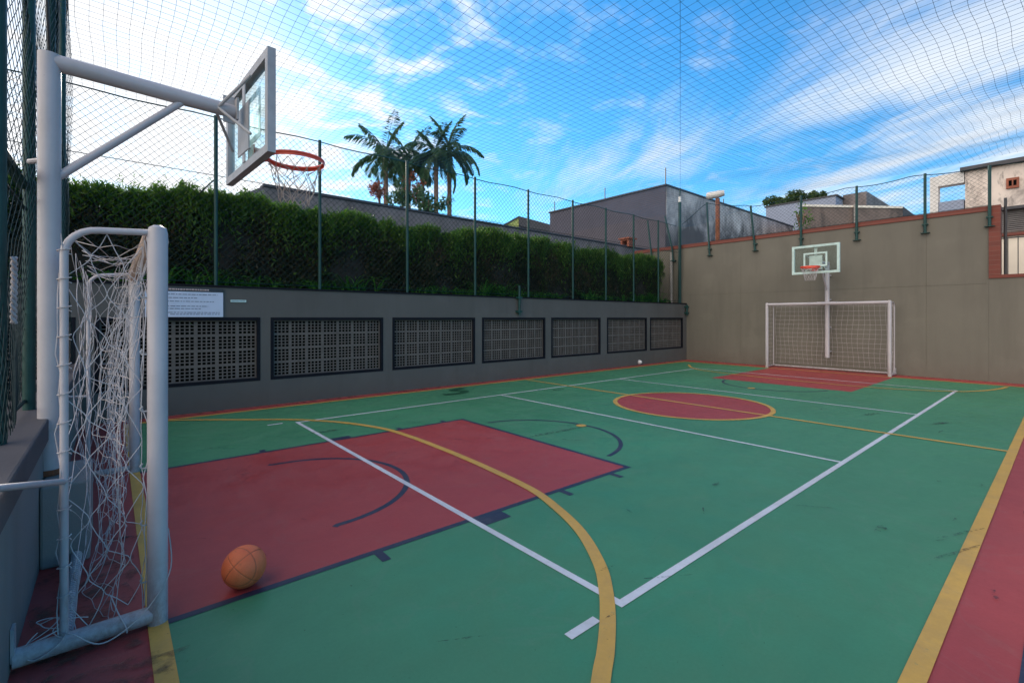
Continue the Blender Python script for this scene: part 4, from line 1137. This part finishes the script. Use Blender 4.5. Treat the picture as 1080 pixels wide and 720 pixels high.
for zz in (3.40,): MB().tube([(16.12, -3.1, zz), (16.12, 1.06, zz)], .012, 6).build('top_rail', M['iron'], rl)
MB().tube([(16.12, 1.0, 2.541), (16.12, 1.0, 4.35)], .028, 8).build('end_post', M['iron'], rl)
# houses out past the hedge on the left, seen only through the near fence

# ------------------------------------------------------------------ sky, sun
SUN_AZ = math.atan2(1.0, .10)      # direction towards the sun in plan, from +X
SUN_EL = R(21)
w = bpy.data.worlds.new('World'); sc.world = w; w.use_nodes = True
nt = w.node_tree; N = nt.nodes; Lk = nt.links
bg = N['Background']; bg.inputs['Strength'].default_value = .11
sky = N.new('ShaderNodeTexSky'); sky.sky_type = 'NISHITA'; sky.sun_disc = False
sky.sun_elevation = SUN_EL; sky.sun_rotation = R(90) - SUN_AZ
sky.air_density = 1.0; sky.dust_density = .25; sky.ozone_density = 1.0
hs = N.new('ShaderNodeHueSaturation'); hs.inputs['Saturation'].default_value = 1.3; hs.inputs['Value'].default_value = 1.05; hs.inputs['Hue'].default_value = .485
Lk.new(sky.outputs[0], hs.inputs['Color'])
tc = N.new('ShaderNodeTexCoord')
def vm(op, a, b=None, out=0):
    n = N.new('ShaderNodeVectorMath'); n.operation = op
    for i, x in enumerate((a, b)):
        if x is None: continue
        if isinstance(x, (tuple, Vector)): n.inputs[i].default_value = tuple(x)
        else: Lk.new(x, n.inputs[i])
    return n.outputs[out]
def mth(op, a, b=None, c=None):
    n = N.new('ShaderNodeMath'); n.operation = op
    for i, x in enumerate((a, b, c)):
        if x is None: continue
        if isinstance(x, (int, float)): n.inputs[i].default_value = x
        else: Lk.new(x, n.inputs[i])
    return n.outputs[0]
def rng_(x, a, b, c=0, d=1, smooth=True):
    n = N.new('ShaderNodeMapRange'); n.interpolation_type = 'SMOOTHSTEP' if smooth else 'LINEAR'
    for i, q in enumerate((a, b, c, d)): n.inputs[i+1].default_value = q
    Lk.new(x, n.inputs[0]); return n.outputs[0]
dirv = vm('NORMALIZE', tc.outputs['Generated'])
sp = N.new('ShaderNodeSeparateXYZ'); Lk.new(dirv, sp.inputs[0])
zc = mth('MAXIMUM', mth('ADD', sp.outputs[2], .06), .03)
cbn = N.new('ShaderNodeCombineXYZ')
Lk.new(mth('DIVIDE', sp.outputs[0], zc), cbn.inputs[0]); Lk.new(mth('DIVIDE', sp.outputs[1], zc), cbn.inputs[1])
plane = cbn.outputs[0]
def wnoise(scale, detail, rough, stretch=(1, 1, 1), rot=0, dist=0, off=(0, 0, 0)):
    m0 = N.new('ShaderNodeMapping'); m0.inputs['Rotation'].default_value = (0, 0, rot); Lk.new(plane, m0.inputs['Vector'])
    mp = N.new('ShaderNodeMapping'); mp.inputs['Scale'].default_value = stretch; mp.inputs['Location'].default_value = off
    Lk.new(m0.outputs[0], mp.inputs['Vector'])
    n = N.new('ShaderNodeTexNoise'); n.inputs['Scale'].default_value = scale; n.inputs['Detail'].default_value = detail; n.inputs['Roughness'].default_value = rough; n.inputs['Distortion'].default_value = dist
    Lk.new(mp.outputs[0], n.inputs['Vector']); return n.outputs['Fac']
def pdir(px, py):
    u = (px-540)/FOC; v = (HOR-py)/FOC
    return Vector((math.cos(TH)+u*math.sin(TH), math.sin(TH)-u*math.cos(TH), v)).normalized()
def lobe(px, py, a, b):
    d = vm('DOT_PRODUCT', dirv, pdir(px, py), 1)
    return rng_(d, math.cos(R(a)), math.cos(R(b)))
# broken puffs near the sun, streaks towards the right, thin veil elsewhere
m1 = lobe(150, 60, 38, 4)
m1b = lobe(140, 190, 22, 6)
fill_cloud = rng_(vm('DOT_PRODUCT', dirv, Vector((-1, -.12, .55)).normalized(), 1), math.cos(R(70)), math.cos(R(30)))  # bright warm cloud bank behind the camera, unseen, added as fill light
m2 = mth('MAXIMUM', lobe(1030, 185, 27, 4), mth('MULTIPLY', lobe(660, 200, 17, 3), .7))
puff = wnoise(4.4, 9, .60, (1, 1, 1), 0, .25, (3.1, 1.7, 0))
c1 = rng_(mth('ADD', puff, mth('ADD', mth('MULTIPLY', m1, .125), mth('ADD', mth('MULTIPLY', m1b, .12), mth('MULTIPLY', fill_cloud, .25)))), .50, .78)
strk = wnoise(1.0, 8, .62, (.8, 2.2, 1), R(120), .4, (1.3, 4.2, 0))
c2 = mth('MULTIPLY', rng_(mth('ADD', strk, mth('MULTIPLY', m2, .22)), .55, .88), mth('ADD', mth('MULTIPLY', m2, .95), .05))
wisp = wnoise(2.6, 9, .68, (1, .6, 1), R(20), .5, (7.3, 2.2, 0))
c3 = mth('MULTIPLY', rng_(wisp, .54, .78), mth('ADD', rng_(sp.outputs[2], .50, .10, .0, .5), .0))
c1 = mth('MULTIPLY', c1, mth('MINIMUM', mth('ADD', mth('ADD', mth('MULTIPLY', m1, 1.6), fill_cloud), .40), 1.0))
veil = mth('MULTIPLY', lobe(95, 105, 24, 1), mth('ADD', .55, mth('MULTIPLY', puff, .6)))
cl = mth('MAXIMUM', mth('MAXIMUM', mth('MAXIMUM', c1, veil), c2), c3)
cl = mth('MINIMUM', mth('MULTIPLY', cl, rng_(sp.outputs[2], -.02, .04)), .97)
sund = Vector((math.cos(SUN_AZ)*math.cos(SUN_EL), math.sin(SUN_AZ)*math.cos(SUN_EL), math.sin(SUN_EL)))
ds_ = vm('DOT_PRODUCT', dirv, sund, 1)
glow = rng_(ds_, math.cos(R(55)), 1.0)
cc = N.new('ShaderNodeMix'); cc.data_type = 'RGBA'
Lk.new(glow, cc.inputs[0]); cc.inputs[6].default_value = (4.6, 5.0, 5.5, 1); cc.inputs[7].default_value = (6.2, 6.2, 6.3, 1)
c2_ = N.new('ShaderNodeMix'); c2_.data_type = 'RGBA'; Lk.new(fill_cloud, c2_.inputs[0]); Lk.new(cc.outputs[2], c2_.inputs[6]); c2_.inputs[7].default_value = (15.5, 13.6, 11.8, 1)
mx = N.new('ShaderNodeMix'); mx.data_type = 'RGBA'
Lk.new(cl, mx.inputs[0]); tn = N.new('ShaderNodeMix'); tn.data_type = 'RGBA'; tn.blend_type = 'MULTIPLY'; tn.inputs[0].default_value = 1
Lk.new(hs.outputs[0], tn.inputs[6]); tn.inputs[7].default_value = (.47, .92, 1.27, 1)
Lk.new(tn.outputs[2], mx.inputs[6]); Lk.new(c2_.outputs[2], mx.inputs[7])
Lk.new(mx.outputs[2], bg.inputs['Color'])
sd = bpy.data.lights.new('sun', 'SUN'); sd.energy = 2.2; sd.angle = R(2.0); sd.color = (1, .90, .78)
so = bpy.data.objects.new('sun', sd); col.objects.link(so)
so.rotation_euler = (-sund).to_track_quat('-Z', 'Y').to_euler()

# ------------------------------------------------------------------ render settings
sc.view_settings.view_transform = 'Standard'
sc.view_settings.look = 'None'
sc.view_settings.exposure = 0.82
sc.view_settings.gamma = 1
sc.render.engine = 'CYCLES'
sc.cycles.max_bounces = 8
sc.cycles.transparent_max_bounces = 16
sc.cycles.use_denoising = True
